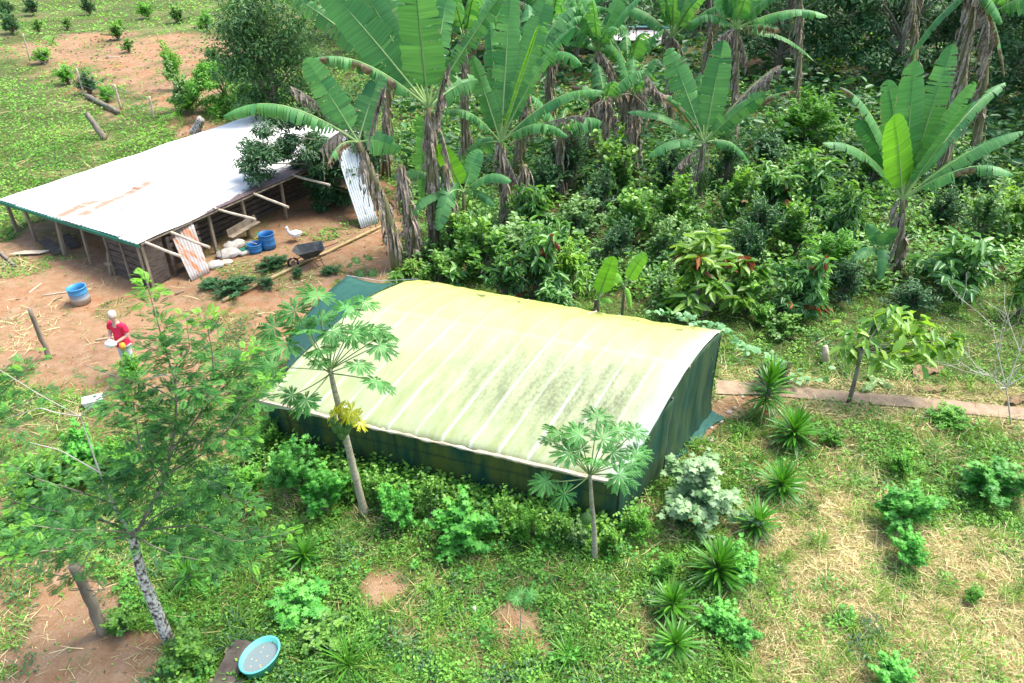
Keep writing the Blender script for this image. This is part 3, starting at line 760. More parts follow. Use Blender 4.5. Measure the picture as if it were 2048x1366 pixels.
# long pole, sticks, small timber
def pole(name, a, b_, r, mat, label, cat, sagm=.02, mid_=None, n=8):
    a = np.asarray(a); b_ = np.asarray(b_); base = a.copy()
    P = np.linspace(a, b_, n); P[:, 2] += rng.uniform(-1, 1, n) * sagm * .3; P[:, 0] += rng.uniform(-1, 1, n) * sagm
    m = MB(); m.tube(P - base, np.linspace(r, r * .8, n), 9, wob=.07)
    return tag(m.obj(name, mat, None, True, tuple(base)), label, cat)
pole("long_pole", G(445, 602, .06), G(762, 452, .06), .055, M['bamboo'], "long pale pole lying on the ground under the wheelbarrow", "pole", .03, n=14)
pole("stick", G(86, 591, .03), G(134, 584, .03), .022, M['pole'], "pale straight stick left of the faded blue tub", "stick", .004)
pole("stick", G(57, 586, .03), G(82, 567, .03), .022, M['pole'], "short bent stick left of the pale straight one", "stick", .015)
pole("stick", G(105, 602, .03), G(125, 593, .03), .018, M['wood'], "small brown stick just below the pale straight one", "stick", .004)
pole("stick", G(186, 567, .2), G(172, 574, .28), .02, M['wood'], "brown stick end poking up behind the faded blue tub", "stick", .002)
pole("timber", G(0, 505, .05), G(32, 532, .05), .055, M['bark'], "grey timber lying at the left edge of the yard", "timber", .01)
pole("stick", G(350, 588, .03), G(368, 581, .03), .025, M['wood'], "short brown stick right of the feathery shoot below the pen corner", "stick", .004)
pole("stick", G(191, 680, .03), G(227, 674, .03), .02, M['pole'], "pale stick on the ground beside the person", "stick", .005)
for (x0, y0, x1, y1, lab) in ((88, 480, 118, 506, "flat grey board lying under the roof, left of the second post"), (128, 470, 150, 494, "flat grey board lying under the roof, right of the second post")):
    a = G(x0, y0, .12); c = G(x1, y1, .05); m = MB(); m.beam(a - c, a * 0, .34, .05, jit=.01)
    tag(m.obj("board", M['plank'], None, False, tuple(c)), lab, "board")
m = MB(); m.add(np.array([[0, 0, 0], [1.0, .1, 0], [1.3, .35, 0], [.4, .3, 0], [0, 0, .015], [1.0, .1, .015], [1.3, .35, .015], [.4, .3, .015]]), [(4, 5, 6, 7), (0, 1, 5, 4), (1, 2, 6, 5), (2, 3, 7, 6), (3, 0, 4, 7), (3, 2, 1, 0)])
tag(m.obj("plywood_scrap", M['pole'], None, False, tuple(G(12, 510, .06))), "yellowish scrap of board on the mud left of the first post", "board scrap")
# standing posts
def stake(name, base, topy, r, mat, label, cat, group=None, lean=(0, 0), sq=False, Yb=None):
    g = G(*base); h = max((z for z in np.arange(.2, 6, .02)), key=lambda z: -abs((lambda p: 683 - FPX * ((p[1] * SN + (p[2] - CAMH) * CS) / (p[1] * CS - (p[2] - CAMH) * SN)))((g[0], g[1], z)) - topy))
    m = MB()
    if sq: m.beam([0, 0, 0], [lean[0], lean[1], h], r * 2, r * 1.6, up=SU, jit=r * .12)
    else:
        P = np.linspace([0, 0, -.05], [lean[0], lean[1], h], 8); P[1:-1, :2] += rng.uniform(-r * .3, r * .3, (6, 2)); m.tube(P, np.linspace(r * 1.1, r * .85, 8), 9, wob=.1)
    return tag(m.obj(name, mat, None, not sq, (g[0], g[1], 0)), label, cat, group), g, h
stake("wooden_post", (99, 718), 618, .06, M['wood'], "lone rough post standing left of the person", "post")
pb, gpb, hpb = stake("wooden_post", (207, 1264), 1130, .085, M['wood'], "thick wooden post in front beside the white-flecked trunk", "post")
for (bx0, ty, r, lab) in (((60, 120), 67, .05, "farthest pale fence post, top left by the green bushes"), ((170, 190), 137, .05, "second pale fence post on the pasture edge"), ((242, 216), 168, .06, "third fence post with crossing sticks at its foot"), ((308, 240), 193, .06, "nearest fence post, just left of the leafy clump")):
    stake("fence_post", bx0, ty, r, M['pole'], lab, "fence post", "fence posts along the pasture", (rng.uniform(-.1, .1), 0))
g0, g1, g2, g3 = G(60, 120), G(170, 190), G(242, 216), G(308, 240)
for k, z in enumerate((.5, 1.0)):
    m = MB(); m.tube([g0 * [1, 1, 0] + [0, 0, z], (g0 + g1) / 2 + [0, 0, z - .1], g1 * [1, 1, 0] + [0, 0, z], g2 + [0, 0, z], g3 + [0, 0, z]], .010, 4)
    tag(m.obj("fence_wire", M['wire'], None), ("lower" if k == 0 else "upper") + " wire strung between the pale fence posts", "wire", "fence wires")
pole("fallen_log", G(174, 192, .10), G(236, 223, .10), .13, M['bark'], "dark fallen log lying between the second and third fence posts", "log", .05)
a = G(210, 279); tp = Q(174, 226, a[1] + .3)
pole("dead_stump", a, tp, .15, M['bark'], "leaning grey dead stump in the pasture behind the shed", "stump", .05)
a = G(388, 268); pole("white_post", a, Q(403, 237, a[1]), .22, M['lichen'], "short white-flecked thick stump behind the shed roof", "stump", .02)
pole("stick", G(213, 113, .05), G(240, 114, .05), .04, M['pole'], "pale stick on the far brown slope", "stick", .01)
# wires on the front post
z = hpb * .78
m = MB(); m.tube([gpb * [1, 1, 0] + [0, 0, z], gpb * [1, 1, 0] + [-1.2, .4, z - .12], gpb * [1, 1, 0] + [-3, 1.1, z - .25]], .007, 4)
m.tube([[gpb[0] + .1 * math.cos(t) * (1 + t * .2), gpb[1] - .09 - .05 * math.sin(t), z - .03 * t] for t in np.linspace(0, 7, 22)], .006, 4)
m.tube([gpb * [1, 1, 0] + [.05, 0, z], gpb * [1, 1, 0] + [.3, -.05, z + .03], gpb * [1, 1, 0] + [.32, .0, z - .2], gpb * [1, 1, 0] + [.08, 0, z - .22]], .006, 4)
tag(m.obj("fence_wire", M['darkmetal'], None), "dark loose wire looped round the thick front post", "wire")
# white tub on the ground
g = G(190, 812); wt = empty("white_tub", tuple(g), "white rectangular tub lying on the weeds below the person", "tub", rz=R(25))
m = MB(); T4 = np.array([[-.2, -.13], [.2, -.13], [.2, .13], [-.2, .13]])
V = np.concatenate([np.c_[T4 * .86, np.full(4, .0)], np.c_[T4, np.full(4, .2)], np.c_[T4 * .9, np.full(4, .2)], np.c_[T4 * .8, np.full(4, .02)]])
m.add(V, [(3, 2, 1, 0)] + [(k, (k + 1) % 4, 4 + (k + 1) % 4, 4 + k) for k in range(4)] + [(4 + k, 4 + (k + 1) % 4, 8 + (k + 1) % 4, 8 + k) for k in range(4)] + [(8 + k, 8 + (k + 1) % 4, 12 + (k + 1) % 4, 12 + k) for k in range(4)] + [(12, 13, 14, 15)])
m.obj("shell", M['white'], wt)
m = MB(); m.box((0, 0, .212), (.43, .29, .018), jit=.004); m.obj("lid", M['white'], wt)
m = MB(); m.tube([[.05, -.02, .22], [.07, 0, .29], [.1, .02, .22]], .008, 5); m.obj("handle", M['darkmetal'], wt)
# turquoise basin of water and the bench planks
g = G(527, 1336); ba = empty("water_basin", (g[0], g[1], .12), "turquoise plastic basin of grey water beside the planks", "basin", rz=R(62))
m = MB(); m.lathe([(0, .0), (.235, .0), (.275, .2), (.292, .205), (.292, .225), (.266, .225), (.225, .015), (0, .015)], n=40, sx=1.2, sy=.9); m.obj("shell", M['teal'], ba, True)
wm, nt, p = new_mat("basin_water"); p.inputs["Base Color"].default_value = (.15, .19, .19, 1); p.inputs["Roughness"].default_value = .08; bump(nt, p, noise(nt, 5), .1, .01)
m = MB(); th = np.arange(40) / 40 * 2 * math.pi; m.add(np.stack([.253 * 1.19 * np.cos(th), .253 * .89 * np.sin(th), 0 * th + .135], 1), [tuple(range(40))]); m.obj("water", wm, ba)
m = MB()
for k in range(9): m.box((rng.uniform(-.2, .2), rng.uniform(-.15, .15), .137), (.03, .012, .003))
m.obj("floating_scraps", M['straw'], ba)
a0 = G(488, 1283, .14); a1 = G(440, 1380, .14); lat = norm(np.cross(UP, a1 - a0))
for k, (o_, w_, lab) in enumerate(((-.10, .13, "narrow grey plank left of the pair by the basin"), (.07, .19, "wider grey plank right of the pair next to the basin"))):
    m = MB(); m.beam(a0 + lat * -o_ - a0, a1 + lat * -o_ - a0, w_, .05, jit=.006); tag(m.obj("plank", M['plank'], None, False, tuple(a0)), lab, "plank", "planks beside the basin")
for t in (.15, .8):
    c = a0 * (1 - t) + a1 * t; m = MB(); m.box((0, 0, 0), (.5, .09, .11), jit=.01); o = m.obj("timber_block", M['wood'], None, False, (c[0], c[1], .05)); tag(o, "timber block carrying the planks, " + ("far end" if t < .5 else "near end"), "block")
# cut stumps and litter pieces
g = G(950, 1228); m = MB(); m.tube([[0, 0, 0], [-.01, .01, .16]], [.035, .03], 9); tag(m.obj("cut_stump", M['palebark'], None, True, (g[0], g[1], 0)), "small pale cut stump in the front grass", "stump")
g = G(1650, 725); m = MB(); m.tube([[0, 0, 0], [-.03, .02, .25], [-.08, .02, .48]], [.10, .09, .05], 9, wob=.15); tag(m.obj("banana_stump", M['pole'], None, True, (g[0], g[1], 0)), "short cut banana stump standing beyond the path", "stump")
# ---------------------------------------------------------------- duck
g = G(590, 482); dk = empty("duck", (g[0], g[1], 0), "white duck walking in front of the pen", "duck", rz=R(188), s=1.15)
m = MB(); xs = np.linspace(-.24, .17, 14); rr = np.array([.01, .035, .06, .085, .10, .11, .115, .112, .105, .09, .07, .05, .03, .01])
zc = .22 + .04 * np.linspace(-.6, 1, 14) ** 2; zc[:4] += [.05, .035, .02, .01]
m.tube(np.stack([xs, 0 * xs, zc], 1), rr, 14); m.tube([[.10, 0, .24], [.16, 0, .33], [.155, 0, .41], [.18, 0, .44], [.215, 0, .435], [.235, 0, .43]], [.06, .036, .030, .040, .034, .012], 12); m.obj("body", M['feathers'], dk, True)
for s in (-1, 1):
    m = MB(); m.tube([[.08, s * .10, .26], [-.06, s * .115, .25], [-.2, s * .05, .27]], [.02, .05, .01], 8); m.obj("wing", M['feathers'], dk, True)
    m = MB(); m.tube([[-.0, s * .05, .14], [.0 + s * .03, s * .05, 0.01]], .010, 6); m.add([[s * .03, s * .05, .005], [s * .03 + .07, s * .05 - .03, .005], [s * .03 + .08, s * .05, .005], [s * .03 + .07, s * .05 + .03, .005], [s * .03 + .02, s * .05, .02]], [(0, 1, 2, 4), (0, 4, 2, 3)]); m.obj("leg", M['orange'], dk)
m = MB(); m.tube([[.225, 0, .43], [.285, 0, .418]], [.016, .009], 8); m.obj("beak", M['orange'], dk)
# ---------------------------------------------------------------- person
def skin(name, nodes, edges, mat, parent, sub=2):
    me = bpy.data.meshes.new(name); me.from_pydata([n[0] for n in nodes], edges, []); me.materials.append(mat)
    o = link(name, me, parent)
    md = o.modifiers.new("skin", 'SKIN'); md.use_smooth_shade = True; md.branch_smoothing = .4
    for i, n in enumerate(nodes):
        r = n[1] if isinstance(n[1], tuple) else (n[1], n[1]); me.skin_vertices[0].data[i].radius = r
    me.skin_vertices[0].data[0].use_root = True
    s = o.modifiers.new("sub", 'SUBSURF'); s.levels = sub; s.render_levels = sub
    return o
g = G(265, 745)
pe = empty("person", (g[0], g[1], 0), "pale-haired person in a red t-shirt and pale trousers holding a white bag", "person", rz=R(-18))
# faces -Y towards the camera, head bowed
B = [((0, 0, .92), .125), ((0, .0, 1.12), (.135, .115)), ((0, .0, 1.32), (.15, .12)), ((0, -.005, 1.43), (.085, .08)), ((0, -.03, 1.51), .055), ((0, -.055, 1.60), (.078, .092)), ((0, -.07, 1.665), (.078, .09)), ((0, -.065, 1.715), (.05, .06)),
     ((-.19, .0, 1.385), .062), ((-.25, -.02, 1.14), .047), ((-.12, -.24, 1.06), .034), ((-.055, -.30, 1.055), .03),
     ((.19, .0, 1.385), .062), ((.25, -.02, 1.14), .047), ((.12, -.24, 1.05), .034), ((.055, -.30, 1.045), .03),
     ((-.09, .0, .84), .09), ((-.10, -.015, .48), .06), ((-.11, .02, .09), .04), ((-.115, -.10, .04), .035),
     ((.09, .0, .84), .09), ((.10, -.015, .48), .06), ((.11, .02, .09), .04), ((.115, -.10, .04), .035)]
E_ = [(0, 1), (1, 2), (2, 3), (3, 4), (4, 5), (5, 6), (6, 7), (2, 8), (8, 9), (9, 10), (10, 11), (2, 12), (12, 13), (13, 14), (14, 15), (0, 16), (16, 17), (17, 18), (18, 19), (0, 20), (20, 21), (21, 22), (22, 23)]
skin("body", B, E_, M['skin'], pe)
S_ = [((0, .0, .98), (.17, .145)), ((0, 0, 1.14), (.165, .14)), ((0, 0, 1.33), (.17, .13)), ((0, 0, 1.43), (.10, .085)), ((-.20, 0, 1.39), .082), ((-.25, -.015, 1.20), .075), ((.20, 0, 1.39), .082), ((.25, -.015, 1.20), .075), ((0, 0, .86), (.175, .15))]
skin("t_shirt", S_, [(0, 1), (1, 2), (2, 3), (2, 4), (4, 5), (2, 6), (6, 7), (0, 8)], M['shirt'], pe)
T_ = [((0, .0, .90), (.15, .13)), ((-.09, .0, .80), .105), ((-.10, -.015, .5), .082), ((-.11, .02, .12), .07), ((.09, .0, .80), .105), ((.10, -.015, .5), .082), ((.11, .02, .12), .07)]
skin("trousers", T_, [(0, 1), (1, 2), (2, 3), (0, 4), (4, 5), (5, 6)], M['trouser'], pe)
m = MB(); m.lathe([(.001, .11), (.05, .10), (.082, .06), (.095, .0), (.09, -.05)], n=16); o = m.obj("hair", M['hair'], pe, True, (0, -.045, 1.67)); o.rotation_euler = (R(-14), 0, 0); o.scale = (1, 1.15, 1)
for s in (-1, 1):
    m = MB(); m.tube([[s * .028, -.163, 1.64], [s * .028, -.158, 1.64]], [.010, .004], 8); m.obj("eye", M['rubber'], pe)
    m = MB(); m.tube([[s * .082, -.06, 1.60], [s * .095, -.05, 1.645]], [.012, .016], 6); m.obj("ear", M['skin'], pe)
    for k in range(5):
        f0 = np.array([s * (.06 - .012 * k), -.315 - .003 * k, 1.09 - .02 * k]); f1 = f0 + [-s * .045, -.025, -.004]; f2 = f1 + [-s * .02, .0, -.022]
        if k == 0: f1 = f0 + [-s * .02, -.03, .03]; f2 = f1 + [-s * .015, -.012, .012]
        m = MB(); m.tube([f0 + [s * .02, .02, 0], f0, f1, f2], [.011, .010, .009, .007], 6); m.obj("finger", M['skin'], pe, True)
    m = MB(); m.tube([[s * .115, .05, .045], [s * .115, -.06, .05], [s * .115, -.15, .035], [s * .115, -.18, .03]], [.035, .045, .04, .02], 10); m.obj("shoe", M['white'], pe, True)
m = MB(); m.tube([[0, -.15, 1.60], [0, -.185, 1.595]], [.014, .010], 6); m.obj("nose", M['skin'], pe, True)
m = MB(); m.tube([[-.025, -.155, 1.565], [.025, -.155, 1.565]], .006, 5); m.obj("mouth", M['shirt'], pe)
bgm = MB(); bgm.lathe([(.001, -.10), (.08, -.085), (.125, -.02), (.115, .05), (.06, .09), (.03, .10), (.05, .13), (.001, .12)], n=18)
o = bgm.obj("plastic_bag", M['white'], None, True, (g[0] - .07, g[1] - .36, 1.06)); o.scale = (1.15, .8, .8); tag(o, "white plastic bag held by the person in the red t-shirt", "bag")
m = MB(); m.lathe([(.001, -.09), (.06, -.08), (.075, .0), (.06, .07), (.001, .09)], n=12); tag(m.obj("orange_bundle", M['orange'], None, True, (g[0] + .17, g[1] - .33, .98)), "small orange red bundle beside the white bag at the person's hand", "bundle")
# ---------------------------------------------------------------- leaf cloud machinery
# leaf template: x along leaf (0..1), y half-width, z lift
KITE = (np.array([[0, 0, 0], [.45, .5, .0], [1, 0, 0], [.45, -.5, .0]]), np.array([[0, 3, 2, 1]]))
FOLD = (np.array([[0, 0, 0], [.28, .42, .07], [.72, .36, .05], [1, 0, -.08], [.28, -.42, .07], [.72, -.36, .05]]), np.array([[0, 3, 2, 1], [0, 4, 5, 3]]))
LONG = (np.array([[0, 0, 0], [.3, .5, .08], [.75, .38, -.02], [1.05, 0, -.28], [.3, -.5, .08], [.75, -.38, -.02]]), np.array([[0, 3, 2, 1], [0, 4, 5, 3]]))
def _strip(w, segs, drop):
    V = []; F = []
    for i in range(segs + 1):
        t = i / segs; ww = w[i]
        V += [[t, ww, -drop * t * t], [t, -ww, -drop * t * t]]
    for i in range(segs): F.append([2 * i, 2 * i + 1, 2 * i + 3, 2 * i + 2])
    return np.array(V, float), np.array(F)
BLADE = _strip([.5, .4, .05], 2, .35)
def _frond(n=12, a=1.0):
    V = []; F = []
    for i in range(n):
        t = .12 + .85 * i / (n - 1); L = .36 * math.sin(math.pi * (.12 + .80 * i / (n - 1))) ** .7
        for s in (-1, 1):
            k = len(V)
            d = np.array([.45, s * .9]); p = np.array([t, 0.]); q = p + d * L; wv = np.array([.9, -s * .45]) * .036
            z = -.12 * t * t
            V += [[*(p - wv * .4), z], [*((p + q) / 2 - wv), z + .015], [*q, z - .04], [*((p + q) / 2 + wv), z + .015]]
            F.append([k, k + 1, k + 2, k + 3] if s > 0 else [k, k + 3, k + 2, k + 1])
    k = len(V); V += [[0, .008, 0], [1, .004, -.12], [1, -.004, -.12], [0, -.008, 0]]; F.append([k, k + 1, k + 2, k + 3])
    return np.array(V), np.array(F)
FROND = _frond()
def _palm(nl=7, spread=2.5, fingers=3, wl=.15, fl=.34, L0=1.0, fall=.38):
    """deeply lobed palmate leaf, centre at 0, middle lobe along +x; every lobe carries side fingers"""
    V = []; F = []; lay = [0]
    def kite(p, d, L, w, z0, drop):
        nn = np.array([-d[1], d[0]]); k = len(V); lay[0] += 1; z0 = z0 + (lay[0] % 5) * .004
        a = p; m1 = p + d * L * .45; e = p + d * L
        V.extend([[*a, z0], [*(m1 + nn * w), z0 - .02 - drop * .3], [*e, z0 - drop], [*(m1 - nn * w), z0 - .02 - drop * .3], [*m1, z0 + .025 - drop * .2]])
        F.extend([[k, k + 4, k + 1, k], [k + 4, k + 2, k + 1, k + 4]][:0] + [[k, k + 4, k + 2, k + 1], [k, k + 3, k + 2, k + 4]])
    for i in range(nl):
        f = (i / (nl - 1) * 2 - 1); a = f * spread; L = L0 * (1 - fall * abs(f) ** 1.5)
        d = np.array([math.cos(a), math.sin(a)])
        kite(np.zeros(2), d, L, wl * L, 0.01 * (i % 2), .22 * L)
        for j in range(fingers):
            t = .38 + .42 * j / max(1, fingers - 1) if fingers > 1 else .5
            for sd_ in (-1, 1):
                b = a + sd_ * .62; kite(d * (t * L), np.array([math.cos(b), math.sin(b)]), fl * L * (1.05 - .35 * (t - .38)), wl * .42 * L, .02 - .12 * t * t, .10 * L)
    return np.array(V), np.array(F)
LOBED = _palm(5, 1.9, 1, .24, .42)
PALE = _palm(5, 2.2, 1, .34, .42)
VINE = _palm(5, 2.6, 0, .50)
def cloud(name, pos, dirv, nrm, size, width, tpl, mats, tint=None, parent=None, kind=None, dry=None, loc=None, link_=True):
    """many copies of one leaf joined: axis dirv, upper side nrm"""
    n = len(pos); TV, TF = tpl; k = len(TV)
    X_ = norm(dirv); Y2 = norm(np.cross(nrm, X_)); Z2 = np.cross(X_, Y2)
    size = np.broadcast_to(size, (n,)); width = np.broadcast_to(width, (n,))
    V = pos[:, None] + TV[None, :, 0, None] * X_[:, None] * size[:, None, None] + TV[None, :, 1, None] * Y2[:, None] * (size * width)[:, None, None] + TV[None, :, 2, None] * Z2[:, None] * size[:, None, None]
    F = (TF[None] + (np.arange(n) * k)[:, None, None]).reshape(-1, TF.shape[1])
    if tint is None: tint = rng.random(n)
    at = {"tint": np.repeat(tint, k), "dry": np.repeat(np.zeros(n) if dry is None else dry, k)}
    me = mesh_np(name, V.reshape(-1, 3), F, mats, at)
    if not link_: return me
    o = link(name, me, parent, loc)
    if kind: o['kind'] = kind
    return o
def rdir(n, zlo=-1, zhi=1, r=rng):
    z = r.uniform(zlo, zhi, n); a = r.uniform(0, 2 * math.pi, n); q = np.sqrt(np.clip(1 - z * z, 0, 1))
    return np.stack([q * np.cos(a), q * np.sin(a), z], 1)

# ---------------------------------------------------------------- shrub prototypes: stems + foliage (+ young leaves)
def shrub_proto(kind, seed):
    r = np.random.default_rng(seed)
    st = MB(); P = []; D = []; Nn = []; S = []; T = []
    tips = []
    H_ = 1.0
    nb = {'round': 34, 'roundpale': 34, 'cacao': 26, 'cacao_bright': 22, 'fine': 40, 'finebright': 38, 'lobed': 40, 'pale': 44, 'purple': 26, 'bigleaf': 10}[kind]
    for i in range(nb):
        a = r.uniform(0, 2 * math.pi); e = r.uniform(.15, 1.45); L = r.uniform(.4, 1.0) * (1.25 if r.random() < .15 else 1)
        d = np.array([math.cos(a) * math.cos(e), math.sin(a) * math.cos(e), math.sin(e) * 1.0])
        b0 = np.array([r.uniform(-.05, .05), r.uniform(-.05, .05), .02]); 
        tip = b0 + d * np.array([.62, .62, .95]) * L + [0, 0, .12]
        midp = (b0 + tip) / 2 + np.array([0, 0, .14]) + r.uniform(-.05, .05, 3)
        st.tube([b0, midp, tip], [.014, .009, .003], 4, cap=False)
        tips.append((b0, midp, tip))
    if kind in ('round', 'roundpale', 'purple'):
        per, sz, wd, tpl = 44, (.06, .115), .85, FOLD
    elif kind in ('fine', 'finebright'):
        per, sz, wd, tpl = 46, (.07, .12), .42, FOLD
    elif kind in ('cacao', 'cacao_bright'):
        per, sz, wd, tpl = 26, (.12, .21), .38, LONG
    elif kind == 'lobed':
        per, sz, wd, tpl = 22, (.06, .10), 1.0, LOBED
    elif kind == 'pale':
        per, sz, wd, tpl = 26, (.04, .072), 1.0, PALE
    else:
        per, sz, wd, tpl = 6, (.35, .5), .5, LONG
    for b0, mp, tip in tips:
        t = r.uniform(.45, 1.08, per) ** .8
        p = (1 - t)[:, None] ** 2 * b0 + 2 * ((1 - t) * t)[:, None] * mp + (t ** 2)[:, None] * tip
        if kind.startswith('cacao'): t = r.uniform(.75, 1.05, per); p = mp + (tip - mp) * ((t - .5) * 2)[:, None]
        out = norm(tip - b0)
        dd = norm(rdir(per, -.6, .6, r) + out * .6 + np.array([0, 0, -.65 if kind.startswith('cacao') else -.15]))
        P.append(p + r.normal(0, .035, (per, 3))); D.append(dd); Nn.append(norm(UP * 1.2 + rdir(per, -1, 1, r) * .55 + out * .3))
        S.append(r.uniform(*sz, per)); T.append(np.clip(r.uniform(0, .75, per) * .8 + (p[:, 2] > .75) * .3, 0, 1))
    P, D, Nn, S, T = map(np.concatenate, (P, D, Nn, S, T))
    P[:, 2] = np.maximum(P[:, 2], .03)
    mk = {'bigleaf': 'cacao'}.get(kind, kind)
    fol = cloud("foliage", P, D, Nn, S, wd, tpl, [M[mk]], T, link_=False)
    stem = st.mesh("stem", [M['bark']])
    young = None
    if kind.startswith('cacao'):
        idx = r.choice(nb, 5, replace=False); p = []; 
        for j in idx: p.append(np.repeat(tips[j][2][None], 7, 0) + r.normal(0, .03, (7, 3)) + [0, 0, .05])
        p = np.concatenate(p); dd = norm(rdir(len(p), -.9, .3, r) + [0, 0, -.8])
        young = cloud("young_leaves", p, dd, rdir(len(p), -1, 1, r), r.uniform(.12, .2, len(p)), .38, LONG, [M['redleaf']], link_=False)
    return fol, stem, young
KINDS = ['round', 'roundpale', 'cacao', 'cacao_bright', 'fine', 'finebright', 'lobed', 'pale', 'purple', 'bigleaf']
PROTO = {k: [shrub_proto(k, 100 + i * 10 + j) for j in range(3)] for i, k in enumerate(KINDS)}
CATN = {'cacao': 'cacao_shrub', 'cacao_bright': 'cacao_shrub', 'purple': 'purple_shrub'}
def shrub(cx, cy, rpx, h, kind, label, cat="shrub", group=None, red=False, ws=None, fixed=None):
    if 790 < cx and 300 < cy < 625: h *= 1.22; rpx *= 1.15
    if kind in ('lobed', 'pale'): rpx *= 1.25; h *= 1.1
    """crown centre at pixel of the photo, radius in pixels gives the width"""
    g = G(cx, cy, h * .55) if fixed is None else np.array(fixed, float)
    dist = math.sqrt(g[0] ** 2 * 0 + g[1] ** 2 + (CAMH - h * .5) ** 2)
    rad = rpx / FPX * dist if fixed is None else rpx
    e = empty(CATN.get(kind, 'shrub'), (g[0], g[1], float(ground_z(g[0], g[1]))), label, cat, group, rng.uniform(0, 6.28))
    w = (ws or rad / .62)
    e.scale = (w * rng.uniform(.8, 1.25), w * rng.uniform(.8, 1.25), h * rng.uniform(.9, 1.2)); e.rotation_euler = (rng.normal(0, .07), rng.normal(0, .07), e.rotation_euler[2])
    fol, stem, young = PROTO[kind][rng.integers(3)]
    o = link("foliage", fol, e); o['kind'] = 'stuff'
    link("stem", stem, e)
    if young is not None and red: o = link("young_leaves", young, e); o['label'] = "reddish young leaves"
    return e
# ---------------------------------------------------------------- banana plants
def banana_leaf(parent, c, t, w, nh, sag=.12, tear=.25, droop=.25, brown=0., new=False, pet=.16, name="leaf", loc=np.zeros(3), r=rng, curl=0., label=None):
    """blade from crown point c to tip t (place coords), width w, upper side towards nh"""
    c = np.asarray(c, float); t = np.asarray(t, float); L = np.linalg.norm(t - c)
    n = 40; s = np.linspace(0, 1, n + 1)
    hor = 1 - abs((t - c)[2]) / L
    P = c + (t - c) * s[:, None] + UP * (sag * L * 4 * s * (1 - s) * (.8 + .4 * s))[:, None]
    T = norm(np.gradient(P, axis=0)); W = norm(np.cross(T, np.asarray(nh, float))); Nn = np.cross(W, T)
    m = MB(); tear = tear if new else min(1.3, max(tear, .10) * 2.3)
    k0 = int(pet * n)
    rad = np.interp(s, [0, pet, .6, 1], [.045, .03, .016, .004]) * (L / 3.0) ** .5
    m.tube(P[::2] - loc - Nn[::2] * .012, rad[::2], 6, mi=1, cap=False)
    bs = s[k0:]; q = (bs - bs[0]) / (1 - bs[0])
    prof = np.clip(np.minimum((q / .14 + .08) ** .5, 1), 0, 1) * np.clip((1 - q ** 5.0), 0, 1) ** .5 * (1 - .12 * q)
    for side in (-1, 1):
        i = 0; nb = len(bs)
        while i < nb - 1:
            ln = 1 + int(r.exponential(1.2 / max(tear, .03))) if tear > 0 else nb
            j = min(nb - 1, i + max(1, ln))
            dra = droop + r.uniform(-.2, .42) * (1 if tear > .3 else .5)
            isb = r.random() < brown * (1.2 if side < 0 else .8)
            if isb: dra += r.uniform(.3, .8)
            tint = float(np.clip(r.normal(.5, .2), 0, 1)); pj = 1 + r.uniform(-.09, .03) * (1 if tear > .1 else .5)
            V = []; dry = []; uv = []; K = 5
            for a in range(i, j + 1):
                fr = (a - i) / max(1, j - i)
                # gap narrows towards the rib
                shift = (-.5 + fr) * -(.24 if tear > .05 else .0) * (1 if (j - i) < nb - 2 else 0)
                for b in range(K):
                    v = b / (K - 1); ang = dra * (.25 + .9 * v) + curl * v
                    reach = v * w * prof[a] * pj * (1 - .22 * (isb and v > .3)) * (1 + .05 * math.sin(a * 1.9 + side) * v)
                    off = W[k0 + a] * side * math.cos(ang) * reach - (Nn[k0 + a] * .45 + UP * .55 * min(1, .35 + hor)) * math.sin(ang) * reach
                    rip = Nn[k0 + a] * (.012 * math.sin(a * 2.4 + side * 2) * v * w * 2)
                    V.append(P[k0 + a] + off + rip + T[k0 + a] * (shift * v * L * .06 + .10 * v * w) - loc)
                    dry.append((.85 * isb * (v > .2)) + max(0, brown - .1) * .9 * (v > .85) + brown * .9 * (q[a] > .86) + (.5 if v > .8 and tear > .2 and pj < .96 else .3 if v > .95 else 0)); uv.append((s[k0 + a] * L * .5, v * .3))
            F = []
            for a in range(j - i):
                for b in range(K - 1):
                    f = (a * K + b, a * K + b + 1, (a + 1) * K + b + 1, (a + 1) * K + b)
                    F.append(f if side > 0 else f[::-1])
            m.add(V, F, 0, tint, np.array(dry), uv)
            i = j
    # split the shared edge: panels already have their own vertices
    o = link(name, m.mesh(name, [M['banana_new'] if new else M['banana'], M['midrib']], True), parent)
    if label: o['label'] = label
    return o
